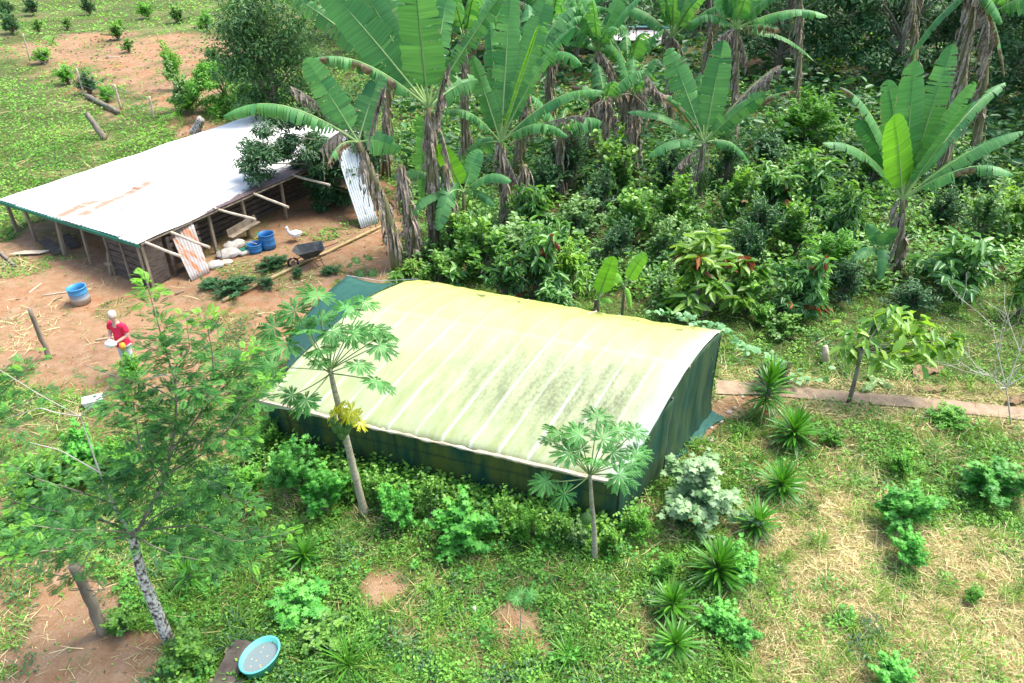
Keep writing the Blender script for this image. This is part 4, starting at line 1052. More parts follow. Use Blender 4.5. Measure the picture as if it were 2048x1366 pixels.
def dead_leaf(parent, c, t, w, loc=np.zeros(3), r=rng, label=None):
    """withered leaf: bent rib with hanging crumpled strips"""
    c = np.asarray(c, float); t = np.asarray(t, float); L = np.linalg.norm(t - c); n = 18
    s = np.linspace(0, 1, n); P = c + (t - c) * s[:, None] + UP * (.10 * L * 4 * s * (1 - s))[:, None]
    m = MB(); m.tube(P - loc, np.linspace(.03, .008, n), 6, mi=1)
    for k in range(int(L * 15)):
        q = .25 + .75 * r.random(); i = min(n - 2, int(q * (n - 1))); p = P[i]; ln = w * r.uniform(.5, 1.25); wd = r.uniform(.05, .13)
        V = []; T = norm(P[i + 1] - P[i]); A = T; ph = r.uniform(0, 6); out = norm(np.cross(T, UP)) * r.choice([-1, 1]) * r.uniform(.05, .3)
        for a in range(6):
            f = a / 5; cpos = p + out * ln * math.sin(f * 1.6) * .5 - UP * ln * f ** 1.2 + T * .05 * math.sin(ph + f * 5)
            ww = wd * (1 - .45 * f) * (1 + .3 * math.sin(ph + a * 2))
            tw = norm(A * math.cos(f * 1.5 + ph * .1) + out * 3 * math.sin(f * 1.5))
            V += [cpos - tw * ww - loc, cpos + tw * ww + np.array([0, 0, .02]) - loc]
        m.add(V, [(2 * a, 2 * a + 1, 2 * a + 3, 2 * a + 2) for a in range(5)], 0, r.random())
    o = link("dead_leaf", m.mesh("dead_leaf", [M['fibre'], M['fibre']]), parent)
    return o
def sheath(parent, path, rad, loc=np.zeros(3), dens=60, r=rng, z0=.15):
    """ragged dead sheaths and leaf rags hanging round the stem"""
    path = np.asarray(path, float); n = len(path); m = MB()
    for k in range(dens):
        q = z0 + (1 - z0) * r.random(); f = q * (n - 1); i = min(n - 2, int(f)); p = path[i] + (path[i + 1] - path[i]) * (f - i)
        a = r.uniform(0, 6.28); o_ = np.array([math.cos(a), math.sin(a), 0]); tg = np.array([-math.sin(a), math.cos(a), 0])
        R0 = rad * (1.15 - .4 * q); ln = r.uniform(.25, .95) * min(1.2, max(.3, p[2])) ; wd = r.uniform(.02, .075); fl = r.uniform(.02, .24) * (1.2 if r.random() < .3 else .6)
        V = []
        for b in range(6):
            t = b / 5; cpos = p + o_ * (R0 + fl * math.sin(t * 2.2)) - UP * ln * t; cpos[2] = max(cpos[2], .03)
            ww = wd * (1 - .5 * t) * (1 + .35 * math.sin(b * 2.1 + a)); tw = norm(tg + o_ * .8 * math.sin(a * 3 + t * 4))
            V += [cpos - tw * ww - loc, cpos + tw * ww - loc]
        m.add(V, [(2 * b, 2 * b + 1, 2 * b + 3, 2 * b + 2) for b in range(5)], 0, r.random())
    o = link("dead_sheaths", m.mesh("dead_sheaths", [M['fibre']]), parent); o['kind'] = 'stuff'
    return o
def banana(stem_px, Y, leaves, label, rad=.14, group=None, deads=(), dens=70, fruit=None, r=rng, name="banana_plant"):
    """stem_px: pixel path from base to crown at distance Y.
    leaves: (tipx, tipy, dY, width, facing, options)"""
    pth = np.array([Q(x, y, Y + (0 if len(p_) == 0 else p_[0])) for x, y, *p_ in stem_px])
    base = pth[0].copy(); base[2] = 0; pth[0, 2] = 0
    e = empty(name, base, label, "banana plant", group)
    tt = np.linspace(0, 1, 12); sx = np.linspace(0, 1, len(pth))
    pp = np.stack([np.interp(tt, sx, pth[:, i]) for i in range(3)], 1)
    m = MB(); m.tube(pp - base, np.linspace(rad * 1.15, rad * .42, 12), 14, wob=.08); m.obj("stem", M['bstem'], e, True)
    sheath(e, pp, rad, base, int(dens * .6), r)
    c = pp[-1]
    for lf in leaves:
        tx, ty, dY, w, face = lf[:5]; kw = dict(lf[5]) if len(lf) > 5 else {}
        nh = {'up': (0, -.15, 1), 'cam': (0, -1, .35), 'L': (-.5, -.8, .4), 'R': (.5, -.8, .4), 'back': (0, 1, .5), 'side': (0.1, -.35, .9)}[face]
        c0 = kw.pop('c', None); c1 = c if c0 is None else Q(c0[0], c0[1], Y + (c0[2] if len(c0) > 2 else 0))
        banana_leaf(e, c1, Q(tx, ty, Y + dY), w, nh, loc=base, r=r, **kw)
    for d in deads:
        c1 = Q(d[0], d[1], Y) ; dead_leaf(e, c1, Q(d[2], d[3], Y + d[4]), d[5], base, r)
    if fruit:
        fp = Q(fruit[0], fruit[1], Y - .25); b = MB()
        b.tube([c - base, (c + fp) / 2 + [0, -.15, .25] - base, fp + [0, 0, .35] - base, fp - [0, 0, .45] - base], .03, 7); b.obj("fruit_stalk", M['petiole'], e)
        for row in range(7):
            for k in range(9):
                a = k / 9 * 6.28 + row * .35; rr = .10 + .03 * math.sin(row / 6 * 3.14); z = fp[2] + .28 - row * .10
                p0 = np.array([fp[0] + rr * .5 * math.cos(a), fp[1] + rr * .5 * math.sin(a), z]) - base; p1 = p0 + np.array([math.cos(a) * .10, math.sin(a) * .10, -.01]); p2 = p1 + np.array([math.cos(a) * .02, math.sin(a) * .02, .10])
                b = MB(); b.tube([p0, p1, p2], [.015, .024, .010], 6); link("banana", b.mesh("banana", [M['fruit']], True), e)
    return e
W3 = 1.0
# clump A, left of the picture middle
banana([(795, 545), (778, 430), (745, 350), (716, 284)], 20.7, [
    (446, 232, -.3, .42, 'up', dict(sag=.17, tear=.55, droop=.85)),
    (612, 118, .1, .46, 'cam', dict(sag=.02, tear=.06, droop=.12)),
    (655, 330, -1.2, .3, 'up', dict(sag=.2, tear=.5, droop=.9, brown=.6)),
    (760, 150, .8, .42, 'cam', dict(sag=.03, tear=.15, droop=.2)),
    (800, 300, 1.0, .4, 'cam', dict(sag=.1, tear=.2, droop=.3)),
], "leftmost tall banana plant leaning towards the zinc roof", rad=.15, deads=[(700, 275, 578, 172, .2, .35), (690, 262, 640, 300, -.2, .75), (735, 300, 770, 170, 0, .4)], dens=110)
banana([(868, 505), (866, 400), (860, 300), (857, 215)], 22.0, [
    (826, -75, -.8, .62, 'cam', dict(sag=.01, tear=.04, droop=.1)),
    (632, -50, -.2, .60, 'cam', dict(sag=.02, tear=.12, droop=.12)),
    (704, -60, .8, .52, 'cam', dict(sag=.02, tear=.05, droop=.12)),
    (1015, -25, .4, .36, 'R', dict(sag=.03, tear=.4, droop=.55)),
    (622, 118, -1.0, .42, 'up', dict(sag=.14, tear=.45, droop=.9, brown=.15)),
    (545, -30, 1.6, .42, 'cam', dict(sag=.05, tear=.6, droop=.3)),
    (905, -60, 1.2, .40, 'cam', dict(sag=.03, tear=.25, droop=.25)),
    (762, -40, 1.5, .42, 'cam', dict(sag=.03, tear=.15, droop=.25)),
    (845, 400, 1.0, .42, 'cam', dict(sag=.15, tear=.2, droop=.3)),
    (955, 160, 1.4, .42, 'R', dict(sag=.08, tear=.35, droop=.5)),
], "tallest banana plant with the widest upright leaves in the middle of the clump", rad=.17, deads=[(870, 235, 897, 130, -.3, .45), (880, 260, 900, 330, -.3, .5), (870, 240, 890, 190, -.5, .5)], dens=110)
banana([(1012, 480), (1010, 400), (1005, 330), (1001, 285)], 23.7, [
    (1207, 182, -.5, .36, 'up', dict(sag=.14, tear=.3, droop=.75)),
    (1135, 272, -1.0, .34, 'up', dict(sag=.20, tear=.4, droop=.8)),
    (887, 226, -.8, .34, 'up', dict(sag=.20, tear=.4, droop=.85)),
    (944, 112, .0, .34, 'cam', dict(sag=.02, tear=.15, droop=.2)),
    (1078, 48, -.6, .13, 'R', dict(sag=.01, tear=.0, droop=.9, new=True, pet=.1, curl=1.2)),
    (1023, -40, .8, .46, 'cam', dict(sag=.02, tear=.2, droop=.2)),
    (1100, -20, .8, .50, 'cam', dict(sag=.04, tear=.15, droop=.25)),
    (1150, 55, .3, .36, 'R', dict(sag=.10, tear=.35, droop=.6)),
    (975, 10, 1.2, .38, 'cam', dict(sag=.04, tear=.4, droop=.4)),
    (925, 330, .6, .4, 'cam', dict(sag=.18, tear=.3, droop=.5)),
], "banana plant with a pale rolled new leaf, right side of the clump", rad=.15, deads=[(1020, 290, 1175, 232, -.4, .25), (1000, 300, 1040, 380, -.3, .5)], dens=90)
banana([(930, 490), (928, 440), (927, 385)], 22.3, [
    (878, 290, -.3, .34, 'cam', dict(sag=.04, tear=.03, droop=.15, new=True)),
    (1022, 362, -.6, .34, 'up', dict(sag=.22, tear=.12, droop=.6)),
    (876, 460, -1.3, .34, 'cam', dict(sag=.35, tear=.08, droop=.3)),
    (783, 352, .0, .30, 'up', dict(sag=.16, tear=.15, droop=.5)),
    (808, 445, -1.0, .30, 'up', dict(sag=.22, tear=.1, droop=.5)),
    (988, 410, -.8, .26, 'up', dict(sag=.2, tear=.2, droop=.6)),
    (960, 300, .5, .34, 'cam', dict(sag=.08, tear=.1, droop=.3)),
], "young banana plant with a yellow-green leaf under the tall clump", rad=.10, dens=20)
for k, (bx_0, by_0, cx_0, cy_0, YY, lab) in enumerate(((836, 540, 800, 330, 21.3, "dead leaning banana stem just right of the leftmost plant"), (905, 520, 890, 330, 21.9, "rag-covered old banana stem left of the young plant"), (1040, 470, 1050, 330, 24.6, "rag-covered old banana stem right of the rolled-leaf plant"))):
    pth = np.array([Q(bx_0, by_0, YY), Q((bx_0 + cx_0) / 2, (by_0 + cy_0) / 2, YY), Q(cx_0, cy_0, YY)]); pth[0, 2] = 0
    base = pth[0].copy(); e = empty("old_banana_plant", base, lab, "banana plant")
    m = MB(); m.tube(np.linspace(pth[0], pth[-1], 8) - base, np.linspace(.15, .09, 8), 12, wob=.1); m.obj("stem", M['bstem'], e, True); sheath(e, np.linspace(pth[0], pth[-1], 8), .16, base, 80)
# plant B with the fruit bunch
banana([(1388, 428), (1396, 370), (1408, 285)], 25.3, [
    (1338, 98, .2, .55, 'cam', dict(sag=.02, tear=.22, droop=.2)),
    (1447, 82, .3, .55, 'cam', dict(sag=.02, tear=.12, droop=.15)),
    (1530, 188, -.5, .40, 'cam', dict(sag=.06, tear=.15, droop=.3)),
    (1592, 182, -.3, .34, 'up', dict(sag=.12, tear=.5, droop=.9, brown=.75)),
    (1255, 224, .0, .30, 'up', dict(sag=.12, tear=.1, droop=.5)),
    (1297, 312, -.6, .34, 'up', dict(sag=.16, tear=.15, droop=.6)),
    (1325, 195, -.8, .36, 'L', dict(sag=.08, tear=.3, droop=.7, brown=.7)),
    (1560, 130, .6, .32, 'R', dict(sag=.08, tear=.5, droop=.8, brown=.9)),
    (1500, 330, .5, .3, 'up', dict(sag=.2, tear=.2, droop=.7)),
    (1400, 150, 1.0, .45, 'cam', dict(sag=.02, tear=.2, droop=.2)),
], "banana plant bearing a hanging green bunch, centre right", rad=.15, deads=[(1400, 260, 1293, 175, .2, .35), (1395, 300, 1345, 345, -.4, .5), (1330, 215, 1290, 150, .1, .5), (1440, 250, 1565, 130, .3, .5)], dens=50, fruit=(1406, 362))
# plant C on the right
banana([(1800, 545), (1802, 480), (1805, 398)], 20.2, [
    (1789, 232, -1.0, .50, 'cam', dict(sag=.02, tear=.03, droop=.12, new=True)),
    (1828, 122, -.1, .50, 'cam', dict(sag=.02, tear=.05, droop=.12)),
    (1906, 88, .5, .44, 'cam', dict(sag=.02, tear=.06, droop=.15)),
    (1950, 165, -.1, .46, 'R', dict(sag=.04, tear=.08, droop=.25)),
    (1945, 205, -.9, .40, 'R', dict(sag=.04, tear=.10, droop=.35)),
    (2046, 262, -.4, .36, 'up', dict(sag=.10, tear=.10, droop=.5)),
    (2027, 350, -1.0, .34, 'up', dict(sag=.20, tear=.15, droop=.6, brown=.1)),
    (1646, 286, -.6, .36, 'up', dict(sag=.13, tear=.10, droop=.5)),
    (1680, 174, .6, .36, 'up', dict(sag=.14, tear=.1, droop=.6, brown=.1)),
    (1712, 240, .3, .32, 'L', dict(sag=.06, tear=.1, droop=.4)),
    (1775, 160, 1.0, .40, 'L', dict(sag=.03, tear=.1, droop=.2)),
    (1832, 100, .5, .10, 'cam', dict(sag=.0, tear=.0, droop=.9, new=True, pet=.1, curl=1.)),
    (2010, 165, 1.4, .30, 'up', dict(sag=.12, tear=.2, droop=.6)),
], "broad green banana plant with a bright new leaf on the right", rad=.15, dens=90)
banana([(1765, 545), (1762, 520), (1760, 500)], 20.0, [
    (1705, 520, -.6, .22, 'up', dict(sag=.15, tear=.1, droop=.3)), (1790, 455, -.3, .26, 'cam', dict(sag=.05, tear=.05, droop=.2)), (1735, 450, .1, .22, 'cam', dict(sag=.1, tear=.1, droop=.3)), (1760, 560, -.9, .2, 'up', dict(sag=.4, tear=.1, droop=.3)),
], "banana sucker at the foot of the broad right-hand plant", rad=.06, dens=6)
# bright suckers just behind the plant house roof
banana([(1245, 640), (1247, 600), (1249, 572)], 15.9, [
    (1292, 508, -.1, .20, 'L', dict(sag=.10, tear=.04, droop=.3, new=True)), (1205, 540, .1, .14, 'R', dict(sag=.15, tear=.0, droop=.3, new=True)), (1262, 620, -.3, .08, 'up', dict(sag=.2, tear=0, droop=.4, new=True))], "small bright sapling with an arching leaf behind the yellow roof", rad=.05, dens=3, group=None)
banana([(1195, 640), (1196, 612), (1196, 600)], 15.8, [
    (1227, 514, -.1, .24, 'cam', dict(sag=.02, tear=.0, droop=.2, new=True)), (1225, 605, -.2, .10, 'up', dict(sag=.2, tear=0, droop=.4, new=True))], "small bright sapling with one upright leaf behind the yellow roof", rad=.045, dens=3)
# background plants
def bg_banana(stem_px, Y, label, nleaf=11, L=2.9, r_seed=1, deadn=3, rad=.16, extra=(), dens=90, bias=0):
    r = np.random.default_rng(r_seed)
    pth = np.array([Q(x, y, Y) for x, y in stem_px]); pth[0, 2] = 0; base = pth[0].copy()
    e = empty("banana_plant", base, label, "banana plant", "banana plants at the back of the grove")
    tt = np.linspace(0, 1, 8); sx = np.linspace(0, 1, len(pth)); pp = np.stack([np.interp(tt, sx, pth[:, i]) for i in range(3)], 1)
    m = MB(); m.tube(pp - base, np.linspace(rad * 1.15, rad * .5, 8), 12, wob=.1); m.obj("stem", M['bstem'], e, True); sheath(e, pp, rad, base, int(dens * .55), r)
    c = pp[-1]
    nleaf = int(nleaf * 1.2)
    for k in range(nleaf):
        a = k / nleaf * 6.28 + r.uniform(-.3, .3) + bias; el = r.uniform(.1, 1.25); ln = L * r.uniform(.8, 1.1)
        d = np.array([math.cos(a) * math.cos(el), math.sin(a) * math.cos(el), math.sin(el)])
        nh = norm(UP * 1.0 + np.array([-d[0], -d[1], 0]) * math.sin(el) * 1.5 + np.array([0, -.4, 0]))
        banana_leaf(e, c, c + d * ln, .50 * r.uniform(.8, 1.1), nh, sag=.16 * math.cos(el), tear=r.uniform(.1, .5), droop=.3 + .5 * math.cos(el), brown=.5 if el < .35 and r.random() < .5 else 0., loc=base, r=r)
    for x, y, dY, w, face, kw in extra:
        nh = {'up': (0, -.15, 1), 'cam': (0, -1, .35)}[face]; banana_leaf(e, c, Q(x, y, Y + dY), w, nh, loc=base, r=r, **kw)
    for k in range(deadn):
        a = r.uniform(0, 6.28); dead_leaf(e, c, c + np.array([math.cos(a) * .8, math.sin(a) * .8, r.uniform(-1.2, .2)]), .6, base, r)
    return e
bg_banana([(1185, 305), (1190, 200), (1195, 100)], 30.5, "banana plant behind the rolled-leaf one, left of the far roof", 9, 2.7, 11)
bg_banana([(1245, 300), (1250, 220), (1256, 135)], 31.5, "banana plant standing right in front of the far roof", 5, 2.3, 12, extra=[(1127, 88, -.5, .34, 'up', dict(sag=.14, tear=.25, droop=.7))], bias=1.5)
bg_banana([(1345, 250), (1345, 150), (1345, 75)], 33.0, "banana plant just right of the far roof", 9, 3.0, 13)
bg_banana([(1475, 290), (1472, 160), (1470, 58)], 29.0, "banana plant with a long pale leaf arching right, top middle", 6, 2.6, 14, extra=[(1655, 32, -.4, .36, 'up', dict(sag=.12, tear=.15, droop=.6)), (1380, 45, -.4, .32, 'up', dict(sag=.2, tear=.2, droop=.7)), (1477, -80, -.3, .5, 'cam', dict(sag=.02, tear=.1, droop=.1)), (1560, 60, -.8, .4, 'up', dict(sag=.1, tear=.5, droop=.9, brown=.95)), (1628, 122, .6, .24, 'up', dict(sag=.1, tear=.05, droop=.4))], bias=1.0)
bg_banana([(1420, 240), (1420, 120), (1420, -10)], 35.0, "tall banana plant behind the long pale leaf, crown cut by the top edge", 9, 3.0, 15)
bg_banana([(1100, 260), (1100, 150), (1100, 60)], 33.0, "banana plant deep in the grove behind the rolled leaf", 9, 3.0, 16)
bg_banana([(1600, 210), (1600, 60), (1600, -70)], 36.0, "tall banana plant at the top edge, just left of the dark trees", 9, 3.0, 17)
bg_banana([(1835, 200), (1830, 90), (1822, -40)], 33.0, "tall banana stem at top right, left one of the two ragged stems", 9, 3.0, 18, dens=120, rad=.2)
bg_banana([(1895, 330), (1925, 140), (1952, -30)], 27.0, "tall ragged leaning banana stem at top right", 6, 2.8, 19, dens=170, rad=.2, extra=[(2005, 45, -.6, .45, 'up', dict(sag=.1, tear=.5, droop=.8)), (1820, 110, .5, .3, 'up', dict(sag=.12, tear=.1, droop=.5)), (2010, 155, -.4, .3, 'up', dict(sag=.1, tear=.3, droop=.7, brown=.9))], bias=.4)
bg_banana([(1960, 300), (1968, 190), (1975, 30)], 29.0, "dark banana stem right of the leaning one at top right", 8, 2.8, 20, dens=120)
bg_banana([(770, 330), (772, 200), (775, 90)], 29.0, "banana plant hidden behind the left clump", 8, 2.8, 21)
bg_banana([(930, 300), (930, 190), (930, 80)], 28.0, "banana plant between the two tallest ones, further back", 9, 2.8, 22)
bg_banana([(1030, 330), (1045, 240), (1060, 130)], 28.5, "banana plant behind the rolled-leaf plant on its right", 9, 2.6, 23)
bg_banana([(1120, 380), (1120, 320), (1120, 260)], 26.5, "short ragged banana stem right of the rolled-leaf plant", 4, 1.6, 24, deadn=5)
bg_banana([(1210, 330), (1208, 260), (1210, 200)], 28.0, "ragged banana stem in front of the far roof, left one", 4, 1.6, 25, deadn=6, dens=140)
bg_banana([(1275, 320), (1272, 250), (1265, 190)], 28.6, "ragged banana stem in front of the far roof, right one", 4, 1.5, 26, deadn=6, dens=140)
# ---------------------------------------------------------------- papaya trees
papr = np.random.default_rng(5)
def palm_leaf_mesh(name, tpl, mat, S, fold=0):
    TV, TF = tpl; V = TV * S
    return mesh_np(name, V, TF, [mat], {"tint": np.clip(np.full(len(V), .5) + papr.uniform(-.12, .12, len(V)), 0, 1), "dry": np.zeros(len(V))})
PL = [palm_leaf_mesh("leaf", _palm(9, 2.55, 4, wl, .36), M['papaya'], 1.0) for wl in (.10, .115, .13)]
PLY = palm_leaf_mesh("leaf", _palm(7, 2.4, 3, .13, .4), M['papaya_yellow'], 1.0)
def papaya(base_px, apex_px, path_px, leaves, label, rad, fruits=(), yellow=(), lsize=.34, mat=None):
    g = G(*base_px); Y = g[1]; e = empty("papaya_tree", (g[0], g[1], 0), label, "papaya tree")
    P = np.array([[g[0], g[1], -.02]] + [Q(x, y, Y) for x, y in path_px] + [Q(*apex_px, Y)]); t = np.linspace(0, 1, 26); sx = np.linspace(0, 1, len(P))
    pp = np.stack([np.interp(t, sx, P[:, i]) for i in range(3)], 1)
    rr = np.linspace(rad, rad * .45, 26) * (1 + .07 * (np.arange(26) % 2)); rr[0] *= 1.35; rr[1] *= 1.12
    m = MB(); m.tube(pp - g, rr, 14, wob=.05); m.obj("trunk", M['ptrunk'], e, True)
    for k in range(26, 90):      # leaf scars
        f = k / 90; i = int(f * 25); p = pp[i] + (pp[min(25, i + 1)] - pp[i]) * (f * 25 - i); a = k * 2.4
        m2 = None
    c = pp[-1]
    for lx, ly, dY, sz in leaves:
        lp = Q(lx, ly, Y + dY); hv = lp - c; out = norm(np.array([hv[0], hv[1], 0]) + 1e-4); el = hv[2] / (np.linalg.norm(hv) + 1e-6)
        me = PL[papr.integers(3)]
        X_ = norm(out * 1.0 + UP * (-.25 + .35 * el) + papr.normal(0, .2, 3)); Nn = norm(UP + out * .3 + np.array([0, -.25, 0]) + papr.normal(0, .25, 3)); Y2 = norm(np.cross(Nn, X_)); Z2 = np.cross(X_, Y2)
        o = link("leaf", me, e)
        from mathutils import Matrix
        s = sz * lsize
        Mx = Matrix(((X_[0] * s, Y2[0] * s, Z2[0] * s, lp[0] - g[0]), (X_[1] * s, Y2[1] * s, Z2[1] * s, lp[1] - g[1]), (X_[2] * s, Y2[2] * s, Z2[2] * s, lp[2] - g[2]), (0, 0, 0, 1)))
        o.matrix_local = Mx
        st = MB(); c_ = c - g - [0, 0, papr.uniform(0, .10)]; q = lp - g; md = (c_ + q) / 2 + np.array([0, 0, .03 - .10 * (el < .1)])
        tq = np.linspace(0, 1, 7)[:, None]; st.tube((1 - tq) ** 2 * c_ + 2 * (1 - tq) * tq * md + tq ** 2 * q, np.linspace(.012, .007, 7), 6, cap=False)
        so2 = st.obj("petiole", M['petiole'], e)
    for fx, fy, fr in fruits:
        fp = Q(fx, fy, Y - .14 - papr.uniform(0, .08)) - g; b = MB(); b.lathe([(.001, .5), (.12, .42), (.3, .2), (.36, -.1), (.27, -.38), (.08, -.55), (.001, -.6)], n=14)
        o = b.obj("papaya_fruit", M['fruit'], e, True, tuple(fp)); fr = fr * 1.9; o.scale = (fr, fr, fr)
    for lx, ly, sz in yellow:
        lp = Q(lx, ly, Y - papr.uniform(.05, .25)) - g; o = link("leaf", PLY, e, tuple(lp)); o.scale = (sz * 1.45,) * 3; o.rotation_euler = (papr.uniform(-.6, .6), papr.uniform(.2, 1.0), papr.uniform(0, 6.28)); o['label'] = "yellow old leaf"
    return e
papaya((730, 1030), (660, 738), [(705, 930), (685, 845), (668, 775)], [
    (635, 592, .45, 1.0), (692, 618, .5, .85), (728, 604, .7, .8), (590, 622, .4, 1.0), (548, 655, .3, 1.0), (618, 660, -.1, 1.05), (665, 662, -.2, .9), (705, 668, .0, .9),
    (575, 690, -.3, 1.0), (640, 700, -.5, .8), (742, 662, .3, .9), (758, 690, .1, .9), (716, 728, -.3, .8), (752, 762, -.5, .95), (548, 735, -.1, .95), (640, 640, .6, .95), (600, 652, .5, .9), (612, 800, -.6, .9), (585, 790, -.3, .6), (660, 690, .3, .7), (640, 722, -.5, .6), (770, 668, .5, .7)],
    "tall papaya tree with fruit and yellow lower leaves before the green net wall", .075,
    [(668, 842, .11), (680, 852, .13), (692, 858, .12), (684, 868, .12), (698, 846, .11), (672, 856, .11), (690, 840, .10)],
    [(668, 824, .17), (684, 815, .16), (704, 820, .17), (714, 834, .16), (697, 828, .15), (720, 846, .13), (676, 812, .14)], .40)
papaya((1190, 1122), (1180, 948), [(1188, 1060), (1183, 1000)], [
    (1195, 835, .35, .9), (1120, 868, .3, .9), (1158, 868, .1, .85), (1205, 878, .0, .85), (1236, 860, .3, .85), (1273, 905, .2, .8), (1270, 862, .45, .8), (1140, 905, -.1, .9), (1192, 920, -.3, .8), (1092, 962, -.2, .85), (1128, 988, -.4, .95), (1238, 950, -.4, .95), (1262, 925, -.1, .8), (1160, 900, .3, .7), (1225, 905, .2, .8), (1100, 880, .4, .6)],
    "shorter papaya tree at the right front corner of the net wall", .055, [(1173, 1036, .14)], [], .37)
papaya((1040, 1280), (1042, 1205), [(1041, 1240)], [(1025, 1190, .1, .5), (1042, 1186, .1, .5), (1058, 1190, .0, .5), (1035, 1196, -.1, .45), (1052, 1198, -.1, .45)], "thin papaya seedling in a round bare soil patch", .012, (), (), .30)
papaya((738, 545), (728, 525), [(732, 535)], [(715, 520, 0, .7), (722, 545, -.2, .8), (742, 545, -.2, .8), (735, 515, .2, .7), (700, 530, 0, .5)], "small drooping papaya plant on the bare soil beyond the net canopy", .015, (), (), .30)
# ---------------------------------------------------------------- strap-leaved plants
yr = np.random.default_rng(8)
def blade_mesh(i):
    segs = 4; V = []; F = []
    wv = [.35, .5, .5, .36, .02]
    for a in range(segs + 1):
        t = a / segs; z = -.22 * t ** 2.2; V += [[t, wv[a] * .075, z + .008], [t, 0, z - .004], [t, -wv[a] * .075, z + .008]]
    for a in range(segs): b = a * 3; F += [[b, b + 1, b + 4, b + 3], [b + 1, b + 2, b + 5, b + 4]]
    return mesh_np("blade", V, F, [M['yucca']], {"tint": np.full(len(V), (.25, .5, .75, 1.)[i]), "dry": np.zeros(len(V))})
BL_ = [blade_mesh(i) for i in range(4)]
def yucca(base_px, h, L, n, label, stemr=.03, bw=1.3, group="spiky strap-leaved plants along the bed", heads=1):
    g = G(*base_px); e = empty("strap_leaf_plant", (g[0], g[1], 0), label, "spiky plant", group, yr.uniform(0, 6.28))
    m = MB(); m.tube([[0, 0, -.02], [0.01, 0, h * .5], [0, 0.01, h]], [stemr, stemr, stemr * .8], 8); m.obj("stem", M['bark'], e)
    n = int(n * 1.35); e.rotation_euler = (yr.normal(0, .10), yr.normal(0, .10), yr.uniform(0, 6.28))
    for k in range(n):
        f = k / n; a = k * 2.39996 + yr.uniform(-.2, .2); el = -.55 + 2.0 * f ** .8 + yr.uniform(-.28, .28); z = h * (.35 + .65 * f) if h > .3 else h * (.6 + .4 * f)
        o = link("blade", BL_[min(3, int(f * 2.4) + int(yr.random() < .4))], e, (math.cos(a) * .02, math.sin(a) * .02, z))
        o.rotation_euler = (yr.uniform(-.15, .15), -el, a); s = L * yr.uniform(.85, 1.1) * (.85 + .15 * math.sin(f * 3.1)); o.scale = (s, s * bw, s)
    return e
yucca((1522, 835), 1.05, .62, 80, "tallest dark spiky plant at the back right corner of the plant house")
yucca((1585, 890), .42, .62, 90, "wide bright spiky plant just this side of the path")
yucca((1562, 990), .40, .55, 70, "spiky plant in the dry grass, middle of the row")
yucca((1505, 1065), .32, .50, 60, "spiky plant half hidden behind the pale lobed bush")
yucca((1432, 1165), .42, .60, 95, "broad dark spiky plant below the pale lobed bush")
yucca((1348, 1235), .35, .46, 65, "upper of the two small spiky plants at the bottom of the row")
yucca((1350, 1300), .20, .46, 50, "lowest spiky plant of the row, spread flat")
yucca((1140, 1322), .12, .42, 34, "small grassy spiky plant in the front weeds", .015, .7)
yucca((610, 1120), .15, .42, 50, "small spiky plant in the grass left of the tall papaya", .02)
yucca((388, 1170), .35, .42, 40, "pale drooping spiky plant under the feathery tree", .02)
yucca((700, 1335), .05, .75, 46, "large tuft of thin grassy blades at the bottom edge", .015, .45)
yucca((1490, 870), .05, .25, 16, "little spiky seedling beside the bare patch", .01)
